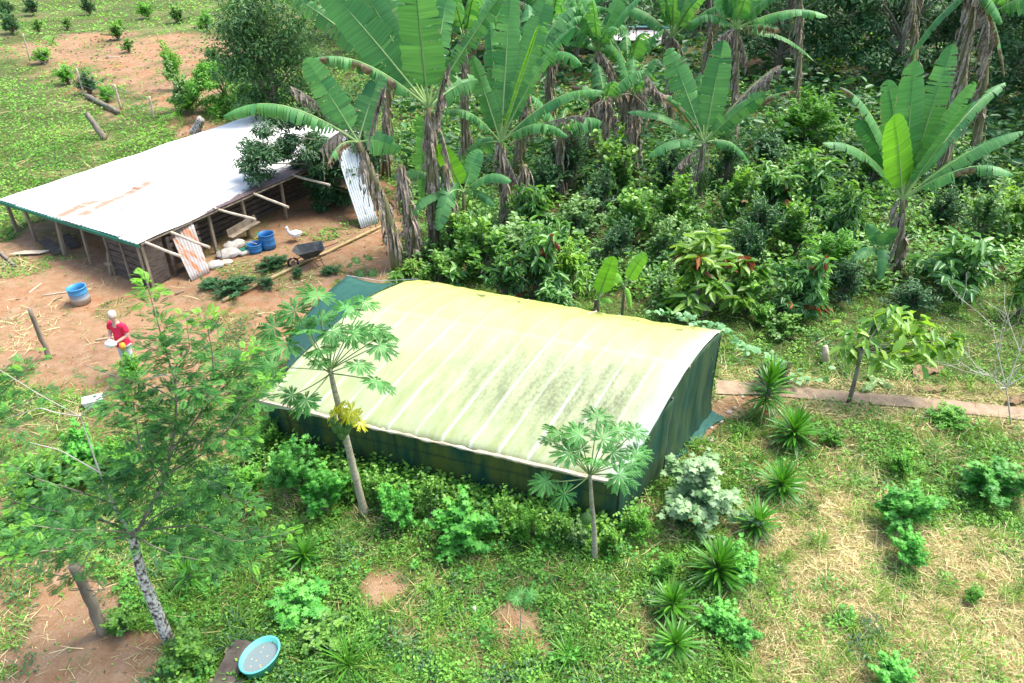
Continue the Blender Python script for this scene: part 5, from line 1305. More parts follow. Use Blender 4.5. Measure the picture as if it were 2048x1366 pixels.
# ---------------------------------------------------------------- feathery tree in the left foreground
fr_ = np.random.default_rng(21)
def feathery(base_px, Yb, trunk, shoots, bare, label, trunk_r, matT, name="feathery_tree"):
    g = G(*base_px); base = np.array([g[0], g[1], 0.])
    e = empty(name, base, label, "tree")
    P = np.array([base] + [Q(x, y, g[1] + dy) for x, y, dy in trunk]); t = np.linspace(0, 1, 16); sx = np.linspace(0, 1, len(P))
    pp = np.stack([np.interp(t, sx, P[:, i]) for i in range(3)], 1)
    m = MB(); m.tube(pp - base, np.linspace(trunk_r * 1.15, trunk_r * .6, 16), 12, wob=.10); m.obj("trunk", matT, e, True)
    pos = []; dr_ = []; nn_ = []; sz = []; tp = []
    for sh in shoots + bare:
        pts, r0, leafy = sh[0], sh[1], sh[2]
        S_ = np.array([Q(x, y, g[1] + dy) for x, y, dy in pts]); n = 6 * len(pts); tt = np.linspace(0, 1, n); sx = np.linspace(0, 1, len(S_))
        sp_ = np.stack([np.interp(tt, sx, S_[:, i]) for i in range(3)], 1); k = np.ones(3) / 3
        sm = sp_.copy()
        for i in range(3): sm[1:-1, i] = np.convolve(sp_[:, i], k, 'valid')
        b = MB(); b.tube(sm - base, np.linspace(r0 * (.75 if leafy else 1), .004, n), 6, cap=False); b.obj("branch", M['bark'] if leafy else M['palebark'], e, True)
        if leafy:
            Lh = np.linalg.norm(np.diff(S_, axis=0), axis=1).sum(); c = int(Lh * leafy)
            q = fr_.uniform(.12, 1.0, c) ** .85; f = q * (n - 1); i0 = np.minimum(f.astype(int), n - 2); p = sm[i0] + (sm[i0 + 1] - sm[i0]) * (f - i0)[:, None]
            ax = norm(sm[i0 + 1] - sm[i0]); rd = rdir(c, -.5, .5, fr_)
            d = norm(rd + ax * .35); pos.append(p + rd * (fr_.random(c) ** .7 * (.42 - .30 * q))[:, None] * [1.2, 1.2, .6]); dr_.append(d); nn_.append(norm(UP * 1.3 + rdir(c, -1, 1, fr_) * .5)); sz.append(fr_.uniform(.09, .20, c) * (1.1 - .3 * q)); tp.append(q > .93)
    pos, dr_, nn_, sz, tp = map(np.concatenate, (pos, dr_, nn_, sz, tp))
    cloud("foliage", (pos - base)[~tp], dr_[~tp], nn_[~tp], sz[~tp], 1., FROND, [M['feather']], parent=e, kind='stuff')
    if tp.any(): o = cloud("young_foliage", (pos - base)[tp], dr_[tp], nn_[tp], sz[tp], 1.1, FROND, [M['feathertip']], parent=e, kind='stuff'); o['label'] = "bright yellow-green shoot tips"
    return e
D1 = 92
feathery((340, 1285), 7.6, [(312, 1220, 0), (283, 1150, 0), (268, 1085, .05), (262, 1060, .1)], [
    ([(268, 1075, 0), (330, 960, .3), (352, 850, .4), (352, 770, .5), (325, 680, .6), (288, 545, .7)], .035, D1),
    ([(345, 900, .35), (400, 830, .6), (428, 760, .8), (424, 700, .8), (409, 630, .9)], .022, D1),
    ([(352, 800, .45), (300, 770, .5), (240, 755, .6), (168, 730, .7)], .014, 34),
    ([(330, 950, .3), (420, 900, .5), (480, 830, .8), (520, 770, 1.)], .02, D1),
    ([(330, 950, .3), (280, 900, .1), (270, 830, .2), (262, 770, .3)], .02, D1),
    ([(352, 850, .4), (300, 820, .2), (250, 800, .1), (210, 820, 0)], .016, D1),
    ([(400, 830, .6), (460, 760, .8), (500, 700, 1.0)], .014, D1),
    ([(350, 720, .55), (312, 700, .4), (290, 690, .4)], .014, D1 + 10),
    ([(345, 740, .55), (380, 700, .7), (372, 630, .9)], .012, D1),
    ([(268, 1070, 0), (190, 1085, -.3), (110, 1100, -.5), (20, 1112, -.7)], .03, D1 + 8),
    ([(265, 1065, 0), (180, 1030, .1), (90, 1020, .1), (20, 1000, .2)], .026, D1 + 8),
    ([(265, 1065, 0), (200, 1060, -.5), (130, 1060, -.8), (60, 1050, -.9)], .02, D1),
    ([(265, 1065, 0), (330, 1055, .2), (400, 1050, .3), (470, 1085, .3), (590, 1062, .5)], .026, D1 - 8),
    ([(265, 1065, 0), (330, 1020, .4), (380, 1000, .5), (440, 960, .8)], .02, D1),
    ([(265, 1065, 0), (300, 1090, -.4), (350, 1110, -.5), (400, 1120, -.6)], .02, 30),
    ([(265, 1065, 0), (255, 1000, .2), (250, 950, .3), (240, 900, .5)], .02, D1),
    ([(330, 990, .3), (300, 930, .5), (310, 870, .7), (340, 820, .9)], .02, D1),
    ([(230, 1010, .1), (150, 980, .2), (80, 960, .3), (20, 930, .5)], .018, D1 - 10),
    ([(425, 760, .8), (470, 740, .9), (510, 690, 1.1)], .010, D1),
    ([(355, 900, .4), (440, 870, .3), (500, 880, .2)], .014, D1),
    ([(340, 780, .5), (390, 770, .3), (430, 800, .2)], .012, D1),
    ([(355, 900, .4), (400, 950, .2), (460, 1000, .1), (520, 1010, .1)], .012, D1),
    ([(440, 870, .3), (500, 800, .6), (550, 750, .8)], .010, D1 - 20),
    ([(300, 1050, .1), (360, 1080, .1), (440, 1120, .0), (520, 1120, .0)], .012, 70),
    ([(190, 1085, -.3), (160, 1140, -.5), (120, 1160, -.6)], .010, 50),
    ([(110, 1100, -.5), (60, 1060, -.3), (20, 1070, -.3)], .010, D1),
    ([(350, 860, .4), (310, 960, .2), (230, 960, .2), (180, 930, .3)], .012, 80),
], [
    ([(265, 1070, 0), (236, 1030, .1), (199, 945, .2), (161, 833, .4)], .032, 0),
    ([(161, 833, .4), (185, 812, .4), (240, 745, .5)], .010, 0),
    ([(161, 833, .4), (110, 825, .4), (80, 815, .4), (10, 838, .5)], .010, 0),
    ([(161, 833, .4), (80, 790, .3), (0, 740, .3)], .008, 0),
    ([(199, 945, .2), (120, 900, .2), (60, 885, .2)], .012, 0),
    ([(190, 800, .5), (330, 745, .5), (395, 800, .6)], .010, 0),
], "feathery-leaved tree with a white-flecked trunk in the left foreground", .085, M['lichen'])
feathery((-70, 1120), 8.5, [(-90, 1000, 0), (-80, 900, 0), (-70, 850, 0)], [
    ([(-70, 850, 0), (-20, 850, 0), (40, 860, 0), (85, 880, 0)], .02, 50),
    ([(-70, 850, 0), (0, 790, .2), (40, 750, .3), (85, 705, .4)], .02, 40),
    ([(-70, 850, 0), (-20, 760, .2), (20, 730, .3)], .02, 50),
    ([(-70, 850, 0), (-20, 920, -.2), (30, 930, -.3)], .02, 40),
    ([(-70, 880, 0), (20, 820, .4), (80, 790, .5), (130, 780, .6)], .012, 26),
], [], "feathery-leaved tree mostly outside the left edge", .06, M['bark'])
feathery((40, 1075), 8.5, [(35, 1060, 0)], [([(35, 1060, 0), (60, 1040, 0), (35, 1020, 0)], .008, 60)], [], "little feathery seedling low at the left edge", .01, M['bark'], "feathery_seedling")

# ---------------------------------------------------------------- leafy trees behind the shed and beyond the grove
tr_ = np.random.default_rng(33)
def leafy_tree(base, h, rad, label, matl, nleaf=9000, lsz=.13, trunk=.16, blobs=None, wd=.4, group=None, limb=None, zlo=.35, cat="tree", clump=60):
    """tapered trunk, limbs, crown of leaves gathered in clumps"""
    base = np.array([base[0], base[1], 0.]); e = empty("leafy_tree", base, label, cat, group)
    t = np.linspace(0, 1, 9); P = np.stack([.15 * np.sin(t * 3), .1 * np.sin(t * 4 + 1), t * h * .75], 1)
    m = MB(); m.tube(P, np.linspace(trunk, trunk * .4, 9), 10, wob=.1); m.obj("trunk", M['bark'], e, True)
    if blobs is None:
        blobs = []
        for k in range(clump):
            a = tr_.uniform(0, 6.28); zz = tr_.uniform(zlo, 1) * h; rr = rad * math.sqrt(tr_.random()) * math.sin(min(3.0, .5 + 2.4 * (1 - zz / h))) ** .6
            blobs.append((rr * math.cos(a), rr * math.sin(a), zz, tr_.uniform(.35, .75) * rad * .33))
    else: blobs = [(x - base[0], y - base[1], z, r) for x, y, z, r in blobs]
    b = MB()
    for x, y, z, r in blobs[::max(1, len(blobs) // 14)]:
        z0 = min(z * .55, h * .6); b.tube([[.0, 0, z0], [x * .5, y * .5, (z0 + z) / 2 + .1], [x, y, z]], [trunk * .35, trunk * .2, .01], 6, cap=False)
    b.obj("limbs", M['bark'], e, True)
    B_ = np.array(blobs); n = nleaf; idx = tr_.integers(0, len(B_), n); c = B_[idx]
    d = rdir(n, -1, 1, tr_); rr = tr_.random(n) ** .45
    p = c[:, :3] + d * (c[:, 3] * rr)[:, None] * [1.15, 1.15, .75]
    dd = norm(rdir(n, -.8, .3, tr_) + d * .4 + [0, 0, -.3]); nn = norm(UP * 1.1 + d * .7 + rdir(n, -1, 1, tr_) * .4)
    cloud("crown", p, dd, nn, tr_.uniform(.7, 1.2, n) * lsz, wd, FOLD, [matl], np.clip(tr_.normal(.35, .22, n) + d[:, 2] * .12, 0, 1), parent=e, kind='stuff')
    return e
def blobs_px(lst, Y):
    out = []
    for px, py, r, dY, k in lst:
        for _ in range(k):
            p = Q(px + tr_.uniform(-r, r), py + tr_.uniform(-r, r), Y + dY + tr_.uniform(-.8, .8)); out.append((p[0], p[1], p[2], r * .85 / FPX * Y))
    return out
b1 = Q(560, 300, 33.5)
leafy_tree((b1[0], 33.5), 8.5, 3, "dark green tree spreading behind the zinc roof, top left of the bananas", M['midfine'], 17000, .20, .2,
           blobs_px([(480, 60, 45, 0, 8), (540, 40, 55, 0, 10), (520, 130, 50, 0, 9), (600, 80, 40, .5, 7), (470, 130, 30, -.5, 4), (560, 190, 40, -.5, 7), (620, 200, 40, 0, 6), (600, 260, 40, 0, 6), (510, 190, 25, -1, 3), (660, 250, 40, .5, 6), (590, -20, 60, 0, 8), (490, -10, 50, 0, 6), (700, 200, 40, .5, 5), (560, 300, 30, 0, 4)], 33.5))
b1 = Q(700, 380, 26.3)
leafy_tree((b1[0] + .6, 26.3), 4.6, 2, "dark leaved tree drooping over the near edge of the zinc roof", M['fine'], 17000, .15, .13,
           blobs_px([(510, 330, 26, -1.6, 5), (520, 285, 26, -1.4, 5), (570, 285, 22, -1.2, 4), (500, 360, 10, -1.8, 2), (640, 290, 26, -.6, 5), (670, 320, 32, -.3, 6), (640, 345, 26, -.5, 4), (620, 390, 20, -.5, 2), (660, 395, 22, -.3, 3), (710, 330, 28, 0, 5), (710, 390, 14, 0, 1), (740, 290, 24, 0, 3), (600, 300, 24, -1, 4), (610, 250, 24, -1, 3), (545, 255, 24, -1.2, 3), (690, 280, 26, -.3, 4), (680, 370, 24, -.4, 3)], 26.3))
leafy_tree(G(455, 230)[:2], 2.6, 1.7, "bright green bushy tree just behind the far edge of the zinc roof", M['finebright'], 9000, .14, .09, None, .5, zlo=.15)
leafy_tree(G(505, 255)[:2] + np.array([.5, 0]), 2.4, 1.4, "small green bush under the dark tree behind the roof", M['round'], 5000, .14, .08, None, .8, zlo=.1)
# background trees that close the grove
bgt = [(1150, 40, 48, 9, 4.5), (1330, 60, 62, 11, 6), (1560, 100, 46, 9.5, 4.5), (1690, 90, 50, 11, 5.5), (1790, 150, 42, 8.5, 4), (1900, 110, 47, 11, 5.5), (2030, 140, 42, 9.5, 4.5), (2130, 220, 36, 8.5, 4), (2250, 330, 30, 8, 4), (980, 60, 50, 9, 4.5), (820, 60, 52, 9, 4.5), (680, 40, 58, 9, 4.5), (2010, 60, 60, 13, 6), (1480, 30, 60, 12, 6)]
where = ["behind the far roof on its left", "behind the far roof on its right", "left of the dark gap at the top right", "filling the dark gap at the top", "just left of the two ragged banana stems", "between the ragged banana stems, deep in shade", "at the top right corner", "beyond the right edge near the top", "beyond the right edge of the grove", "behind the tallest banana clump, right side", "behind the tallest banana clump, middle", "behind the tallest banana clump, left side", "high and far behind the top right corner", "high and far above the bunch-bearing banana"]
for (px, py, YY, h, rad), w_ in zip(bgt, where):
    x = (px - 1024) / FPX * (YY * CS + 9 * SN)
    leafy_tree((x, YY), h, rad, "dark forest tree " + w_, M['fine'], 9000, .26, .25, None, .55, "forest trees behind the grove", zlo=.18, clump=46)
# cacao sapling by the path and a bare shrub
cs_ = np.random.default_rng(44)
g = G(1698, 806); e = empty("cacao_tree", (g[0], g[1], 0), "small cacao tree with yellow-green drooping leaves beside the path", "cacao tree"); b0 = np.array([g[0], g[1], 0])
tr = np.array([b0, Q(1712, 750, g[1]), Q(1722, 705, g[1])]); m = MB(); m.tube(np.linspace(0, 1, 8)[:, None] * 0 + np.stack([np.interp(np.linspace(0, 1, 8), [0, .5, 1], tr[:, i]) for i in range(3)], 1) - b0, np.linspace(.055, .035, 8), 9, wob=.1); m.obj("trunk", M['bark'], e, True)
pos = []; dd = []; lab = []
for (x, y, dy, k) in ((1780, 625, .5, 12), (1820, 640, .6, 12), (1850, 670, .4, 12), (1870, 700, .3, 8), (1900, 690, .2, 10), (1915, 680, .2, 8), (1830, 715, -.2, 10), (1835, 690, .0, 9), (1760, 660, .4, 10), (1790, 690, 0, 10), (1740, 690, 0, 10), (1770, 720, -.3, 8), (1715, 700, .2, 8), (1750, 635, .5, 8), (1690, 690, .2, 6), (1800, 665, .4, 10), (1700, 665, .3, 6)):
    tp = Q(x, y, g[1] + dy); m = MB(); m.tube([tr[-1] - b0, (tr[-1] + tp) / 2 - b0 + [0, 0, .1], tp - b0], [.02, .012, .005], 5, cap=False); m.obj("branch", M['bark'], e)
    k = int(k * 1.8); pos.append(np.repeat(tp[None], k, 0) + cs_.normal(0, .10, (k, 3))); dd.append(norm(rdir(k, -.5, .3, cs_) + [0, 0, -.25]))
pos = np.concatenate(pos); dd = np.concatenate(dd)
for k in range(len(pos)):
    if k == 0:
        CL = [mesh_np("leaf", LONG[0] * [1, .5, 1], LONG[1], [M['cacao_bright']], {"tint": np.full(6, t_), "dry": np.zeros(6)}) for t_ in (.1, .4, .7, 1.)]
    o = link("leaf", CL[cs_.integers(4)], e, tuple(pos[k] - b0)); s = cs_.uniform(.22, .36); o.scale = (s, s, s)
    o.rotation_euler = (cs_.normal(0, .35), -math.asin(float(dd[k][2])), math.atan2(float(dd[k][1]), float(dd[k][0])))
g = G(2022, 850); e = empty("bare_shrub", (g[0], g[1], 0), "leafless pale grey shrub at the right edge by the path", "bare shrub"); b0 = np.array([g[0], g[1], 0])
def twig(p, q, r, depth):
    m = MB(); md = (p + q) / 2 + cs_.normal(0, .04, 3); m.tube([p - b0, md - b0, q - b0], [r, r * .75, r * .5], 6, cap=False); m.obj("twig", M['palebark'], e, True)
    if depth > 0:
        for _ in range(3):
            d = norm((q - p) / np.linalg.norm(q - p) + cs_.normal(0, .45, 3) + [0, 0, .15]); s_ = p + (q - p) * cs_.uniform(.5, 1); twig(s_, s_ + d * np.linalg.norm(q - p) * .62, r * .55, depth - 1)
for x, y, dy in ((1985, 650, .3), (2040, 730, -.2), (1940, 740, 0), (2060, 640, .3), (2090, 720, 0), (1990, 760, -.4)):
    j = Q(2012, 775, g[1]); twig(b0, j, .022, 0) if x == 1985 else None; twig(j, Q(x, y, g[1] + dy), .014, 2)
# squash vine over the back right corner of the roof
vr = np.random.default_rng(55)
g = G(1478, 790); b0 = np.array([g[0], g[1], 0]); e = empty("squash_vine", b0, "pale squash vine climbing over the back right corner of the roof", "vine")
vp = [Q(1300, 628, 14.9), Q(1350, 636, 14.6), Q(1400, 652, 14.2), Q(1445, 662, 13.8), Q(1475, 690, 13.7), Q(1500, 705, 13.8), Q(1540, 712, 14.2), G(1560, 745, .25), G(1600, 765, .2), G(1665, 750, .2)]
tt = np.linspace(0, 1, 70); vp = np.array(vp); pth = np.stack([np.interp(tt, np.linspace(0, 1, len(vp)), vp[:, i]) for i in range(3)], 1)
m = MB(); m.tube(pth - b0, .009, 5); m.tube([Q(1432, 672, 13.4) - b0, Q(1438, 700, 13.35) - b0, Q(1448, 722, 13.3) - b0, Q(1440, 735, 13.3) - b0, Q(1424, 745, 13.3) - b0], .005, 5); m.tube([Q(1405, 690, 13.2) - b0, Q(1420, 700, 13.2) - b0, Q(1425, 720, 13.2) - b0, Q(1412, 740, 13.2) - b0], .005, 5); m.obj("stem", M['petiole'], e)
VM = [mesh_np("leaf", VINE[0], VINE[1], [M['vine']], {"tint": np.full(len(VINE[0]), t_), "dry": np.zeros(len(VINE[0]))}) for t_ in (.2, .5, .8)]
for k in range(130):
    q = vr.random() ** (1.0 if k % 3 else .5); i = int(q * 69) if k < 90 else vr.integers(0, 32); p = pth[i] + np.array([vr.normal(0, .12), vr.normal(0, .12), abs(vr.normal(.05, .06))])
    o = link("leaf", VM[vr.integers(3)], e, tuple(p - b0)); s = vr.uniform(.07, .13); o.scale = (s, s, s); o.rotation_euler = (vr.normal(-.25, .3), vr.normal(.25, .3), vr.uniform(0, 6.28))
# ---------------------------------------------------------------- shrubs, one by one
SH = [
 (820, 545, 40, .8, 'cacao_bright', "bright drooping cacao bush at the foot of the leftmost banana", 0),
 (872, 548, 30, .7, 'round', "low round-leaved bush just right of the bright cacao at the banana foot", 0),
 (908, 560, 22, .6, 'bigleaf', "single rosette of big paddle leaves behind the net house roof", 0),
 (960, 500, 66, 1.5, 'round', "bright round-leaved bush below the young banana", 0),
 (905, 470, 40, 1.2, 'round', "dark round-leaved bush under the hanging banana leaf", 0),
 (1035, 480, 52, 1.5, 'roundpale', "pale green bush right below the rolled-leaf banana", 0),
 (1010, 560, 44, 1.1, 'cacao', "cacao bush with a red young shoot behind the roof's middle", 1),
 (1075, 545, 66, 1.5, 'cacao', "wide cacao bush with rust young leaves behind the roof's middle", 1),
 (1120, 500, 45, 1.3, 'cacao', "cacao bush with narrow dark leaves above the wide one", 0),
 (1162, 425, 42, 1.3, 'roundpale', "pale round-leaved bush by the dark soil hollow", 0),
 (1060, 425, 46, 1.5, 'cacao', "dark cacao bush right of the ragged stem", 0),
 (1150, 540, 46, 1.3, 'cacao_bright', "drooping cacao bush left of the bright saplings", 0),
 (1105, 595, 40, .9, 'cacao', "dark low cacao bush right against the roof edge", 0),
 (1240, 350, 66, 1.8, 'round', "big round-leaved bush left of the fruiting banana", 0),
 (1200, 400, 40, 1.3, 'fine', "dark fine-leaved bush left of the soil hollow", 0),
 (1268, 430, 55, 1.5, 'round', "round-leaved bush straight above the bright saplings", 0),
 (1230, 490, 46, 1.2, 'fine', "fine-leaved bush just above the bright saplings", 0),
 (1325, 480, 46, 1.3, 'roundpale', "pale bush between the saplings and the big red-tipped cacao", 0),
 (1350, 430, 50, 1.5, 'round', "round-leaved bush at the foot of the fruiting banana", 0),
 (1395, 500, 44, 1.3, 'roundpale', "whitish green bush just above the big red-tipped cacao", 0),
 (1465, 405, 56, 1.6, 'round', "bright round-leaved bush right of the fruiting banana stem", 0),
 (1340, 345, 45, 1.6, 'fine', "dark bush behind the fruiting banana on its left", 0),
 (1412, 560, 92, 1.7, 'cacao_bright', "biggest cacao bush with orange tips behind the vine corner", 1),
 (1505, 500, 48, 1.3, 'fine', "blue-green narrow-leaved bush right of the biggest cacao", 0),
 (1530, 450, 42, 1.3, 'fine', "narrow-leaved bush uphill of the blue-green one", 0),
 (1500, 580, 50, 1.1, 'round', "shaded bush low on the right of the biggest cacao", 0),
 (1608, 560, 58, 1.5, 'cacao', "cacao bush with dark red young leaves left of the broad banana", 1),
 (1575, 590, 35, 1.0, 'cacao', "low cacao bush leaning left of the dark red one", 1),
 (1665, 500, 55, 1.3, 'finebright', "light fine-leaved bush between the red cacao and the broad banana", 0),
 (1690, 560, 40, 1.0, 'fine', "thin dark bush beside the leaning twig", 0),
 (1545, 380, 55, 1.7, 'cacao', "cacao bush full of brown-red young leaves, left one of the pair", 1),
 (1630, 375, 55, 1.7, 'cacao', "cacao bush full of brown-red young leaves, right one of the pair", 1),
 (1700, 430, 46, 1.4, 'cacao', "broad-leaved cacao bush with two copper leaves by the litter patch", 1),
 (1590, 470, 40, 1.2, 'round', "small round-leaved bush below the red-leaved pair", 0),
 (1620, 245, 70, 1.9, 'finebright', "sunlit fine-leaved bush left of the broad banana's leaves", 0),
 (1700, 290, 46, 1.6, 'roundpale', "yellow-green bush peeping under the broad banana's left leaf", 0),
 (1540, 290, 46, 1.6, 'fine', "dark fine bush behind the brown drooping leaf", 0),
 (1910, 510, 82, 1.8, 'cacao', "large glossy cacao bush right of the broad banana", 0),
 (1975, 430, 52, 1.5, 'roundpale', "pale round-leaved bush above the glossy cacao", 0),
 (1890, 410, 40, 1.3, 'fine', "thin bush behind the broad banana's right leaves", 0),
 (2050, 430, 44, 1.5, 'cacao_bright', "bright cacao bush cut by the right edge, upper one", 0),
 (2060, 575, 42, 1.3, 'cacao_bright', "bright cacao bush cut by the right edge, lower one", 0),
 (1830, 590, 36, .9, 'fine', "scrubby dark bush at the foot of the broad banana", 0),
 (1455, 330, 44, 1.5, 'fine', "dark fine bush right behind the fruiting banana", 0),
 (1130, 330, 55, 1.8, 'fine', "dark fine-leaved bush below the ragged short stem", 0),
 (1080, 350, 46, 1.6, 'fine', "dark fine-leaved bush right of the rolled-leaf banana", 0),
 (1750, 330, 45, 1.5, 'round', "round bush glimpsed behind the broad banana", 0),
 (1940, 340, 50, 1.5, 'fine', "dark bush under the long right banana leaf", 0),
 (1345, 605, 36, .6, 'round', "low shaded bush between saplings and squash vine", 0),
 (1325, 570, 28, .8, 'roundpale', "yellowish low bush right of the bright saplings", 0),
 (1570, 650, 44, .6, 'round', "low weed bush in the shade uphill of the path", 0),
 (1530, 630, 34, .6, 'finebright', "yellow-green sprig hanging right of the biggest cacao", 0),
 # in front of the net wall
 (590, 935, 48, 1.0, 'lobed', "bright lobed-leaf bush at the left corner of the net wall", 0),
 (645, 985, 44, .8, 'lobed', "bright lobed-leaf bush right beside the corner one", 0),
 (797, 1010, 42, .8, 'lobed', "bright lobed-leaf bush just right of the tall papaya trunk", 0),
 (925, 1045, 62, .9, 'lobed', "widest lobed-leaf bush in front of the net wall's middle", 0),
 (1000, 1030, 34, .9, 'round', "dark viny bush right of the widest lobed bush", 0),
 (755, 975, 34, .8, 'round', "dark viny bush between the papaya trunk and the lobed bush", 0),
 (1120, 1065, 36, .6, 'round', "round-leaved weeds left of the shorter papaya trunk", 0),
 (1160, 1070, 28, .6, 'roundpale', "pale round weeds touching the shorter papaya trunk", 0),
 (1270, 1050, 36, .7, 'finebright', "leafy weed bush at the right front corner of the net wall", 0),
 (1225, 1090, 30, .5, 'round', "low dark weeds right of the shorter papaya trunk", 0),
 (540, 870, 40, .8, 'finebright', "light bush with a tiny red flower by the wall's left corner", 0),
 (1402, 985, 82, 1.0, 'pale', "pale whitish lobed bush with orange fruit beside the net house", 0),
 (1335, 1130, 34, .6, 'finebright', "ferny bush below the pale lobed bush", 0),
 (1480, 1130, 44, .5, 'lobed', "soft weeds right of the broad dark spiky plant", 0),
 (1440, 1235, 40, .4, 'lobed', "lobed vine leaves right of the small spiky pair", 0),
 (1490, 1270, 36, .35, 'vineweed', "pale round weed leaves at the edge of the dry grass", 0),
 (1545, 745, 36, .8, 'purple', "dark purple-leaved bush behind the tallest spiky plant", 0),
 (262, 738, 34, .7, 'finebright', "leafy weed bush hiding the legs of the person in red", 0),
 (700, 960, 30, .8, 'finebright', "light weedy bush against the net wall left of the tall papaya trunk", 0),
 (860, 1010, 34, .8, 'round', "round-leaved bush against the net wall between the two lobed bushes", 0),
 (1060, 1050, 36, .8, 'finebright', "light weedy bush against the net wall left of the shorter papaya", 0),
 # lawn on the right
 (1815, 1015, 52, .8, 'lobed', "bright lobed bush standing in the dry grass on the right", 0),
 (1995, 965, 62, .7, 'lobed', "bright lobed bush near the right edge", 0),
 (1825, 1100, 34, .5, 'lobed', "small lobed bush below the one in the dry grass", 0),
 (1800, 930, 34, .5, 'finebright', "thin bush with a red berry above the lobed one", 0),
 (1900, 830, 40, .35, 'finebright', "low green clump on the lawn below the path", 0),
 (1790, 1362, 40, .5, 'lobed', "lobed bush cut by the bottom edge on the right", 0),
 (1660, 870, 34, .4, 'finebright', "low clump right of the wide bright spiky plant", 0),
 (1945, 1190, 26, .3, 'finebright', "tiny dark weed in the dry grass far right", 0),
 # left side
 (100, 960, 70, 1.1, 'round', "yellow-green round bush at the left behind the feathery leaves", 0),
 (165, 910, 50, 1.0, 'lobed', "bright green bush right of the yellow-green one at left", 0),
 (240, 915, 44, .7, 'finebright', "light bush right of the bare reddish trunk", 0),
 (470, 570, 45, .4, 'fine', "grey-green weed clump above the long pole, left one", 0),
 (530, 565, 24, .35, 'fine', "grey-green weed clump touching the long pole", 0),
 (545, 525, 32, .35, 'fine', "grey-green weed clump below the blue barrels", 0),
 (595, 545, 16, .3, 'fine', "tiny weed clump just left of the wheelbarrow's wheel", 0),
 (660, 540, 18, .25, 'fine', "tiny weed clump right of the wheelbarrow", 0),
 (420, 565, 30, .3, 'fine', "weed clump below the rusty leaning sheet", 0),
 (375, 1310, 60, .5, 'round', "dark weed bush at the foot of the white-flecked trunk", 0),
 (245, 1245, 34, .35, 'round', "low weeds at the foot of the thick front post", 0),
 (600, 1205, 54, .45, 'lobed', "light weed mound above the turquoise basin", 0),
 (650, 1265, 52, .4, 'round', "weed mound right of the basin", 0),
 (500, 960, 44, .5, 'finebright', "light weeds in the grass left of the net wall", 0),
 (440, 960, 44, .5, 'fine', "dark weeds under the feathery tree's right side", 0),
 # far slope
 (232, 62, 18, 1.2, 'round', "round bush on the far brown slope", 0),
 (255, 90, 14, .8, 'round', "smaller bush below the round one on the far slope", 0),
 (75, 52, 14, 1.0, 'round', "bush right of the farthest fence post", 0),
 (130, 45, 10, .8, 'round', "little bush on the far slope, left of the brown patch", 0),
 (20, 50, 22, 1.3, 'fine', "bush at the far left edge beyond the fence", 0),
 (10, 12, 20, 1.5, 'fine', "dark bush in the top left corner", 0),
 (60, 8, 18, 1.5, 'fine', "dark bush right of the top left corner", 0),
 (175, 8, 16, 1.4, 'fine', "dark bush on the top edge, second from the left", 0),
 (290, 12, 18, 1.4, 'finebright', "light bush on the top edge above the brown slope", 0),
 (350, 25, 16, 1.2, 'round', "bush on the top edge right of the light one", 0),
 (410, 30, 20, 1.4, 'finebright', "bush right of the far palm seedling", 0),
 (130, 145, 26, 1.1, 'finebright', "weedy bush on the fence line between two posts", 0),
 (175, 165, 24, 1.0, 'fine', "weedy bush beside the second fence post", 0),
 (210, 185, 20, .8, 'finebright', "small bush left of the third fence post", 0),
 (80, 105, 22, .9, 'finebright', "small bush just right of the farthest post's foot", 0),
 (345, 135, 26, 2.2, 'finebright', "tall leafy clump standing behind the shed, pale tip", 0),
 (365, 180, 30, 2.0, 'roundpale', "leafy clump in front of the pale-tipped one", 0),
 (410, 130, 16, .9, 'cacao', "young cacao seedling on the brown slope, left one", 0),
 (425, 115, 14, .9, 'cacao', "young cacao seedling on the brown slope, right one", 0),
 (380, 205, 26, 1.2, 'finebright', "bush by the white-flecked stump", 0),
]
for cx, cy, r_, h, k, lab, red in SH:
    if k == 'vineweed': k = 'lobed'
    shrub(cx, cy, r_, h, k, lab, group=None, red=bool(red))
# palm seedlings on the far slope, pale fruit and flowers
for (x, y, s, lab) in ((240, 48, 1.1, "palm seedling beside the round bush on the far slope"), (400, 52, 1.1, "palm seedling on the far slope, left of the dark tree"), (105, 88, 1.0, "yellowish palm seedling near the fence line"), (360, 235, 1.6, "arching palm clump behind the shed roof")):
    g = G(x, y); e = empty("palm_seedling", (g[0], g[1], float(ground_z(g[0], g[1]))), lab, "palm seedling")
    for k in range(11):
        a = k * 2.4; el = yr.uniform(.4, 1.3); d = np.array([math.cos(a) * math.cos(el), math.sin(a) * math.cos(el), math.sin(el)]) * s
        n = 14; t = np.linspace(0, 1, n)[:, None]; P = d * t + UP * (-.45 * s * t ** 2.2); T = norm(np.gradient(P, axis=0)); W = norm(np.cross(T, UP))
        b = MB(); b.tube(P, np.linspace(.02, .005, n) * s, 5, cap=False)
        for i in range(2, n):
            for sd_ in (-1, 1):
                q = P[i] + (W[i] * sd_ * .8 + T[i] * .6 - UP * .25) * .28 * s * math.sin(3.14 * i / n * .9 + .1); b.add([P[i] - T[i] * .018 * s, P[i] + T[i] * .018 * s, q], [(0, 1, 2)], 0, .6)
        b.obj("frond", M['finebright'], e)
for k, (x, y, z) in enumerate(((1382, 1040, .35), (1398, 1038, .33), (1408, 1045, .3))):
    p = G(x, y, z); b = MB(); b.lathe([(.001, .03), (.022, .02), (.03, 0), (.022, -.022), (.001, -.03)], n=10); tag(b.obj("orange_fruit", M['orange'], None, True, tuple(p)), ("leftmost", "middle", "rightmost")[k] + " of the three orange fruits under the pale lobed bush", "fruit", "orange fruits under the pale bush")
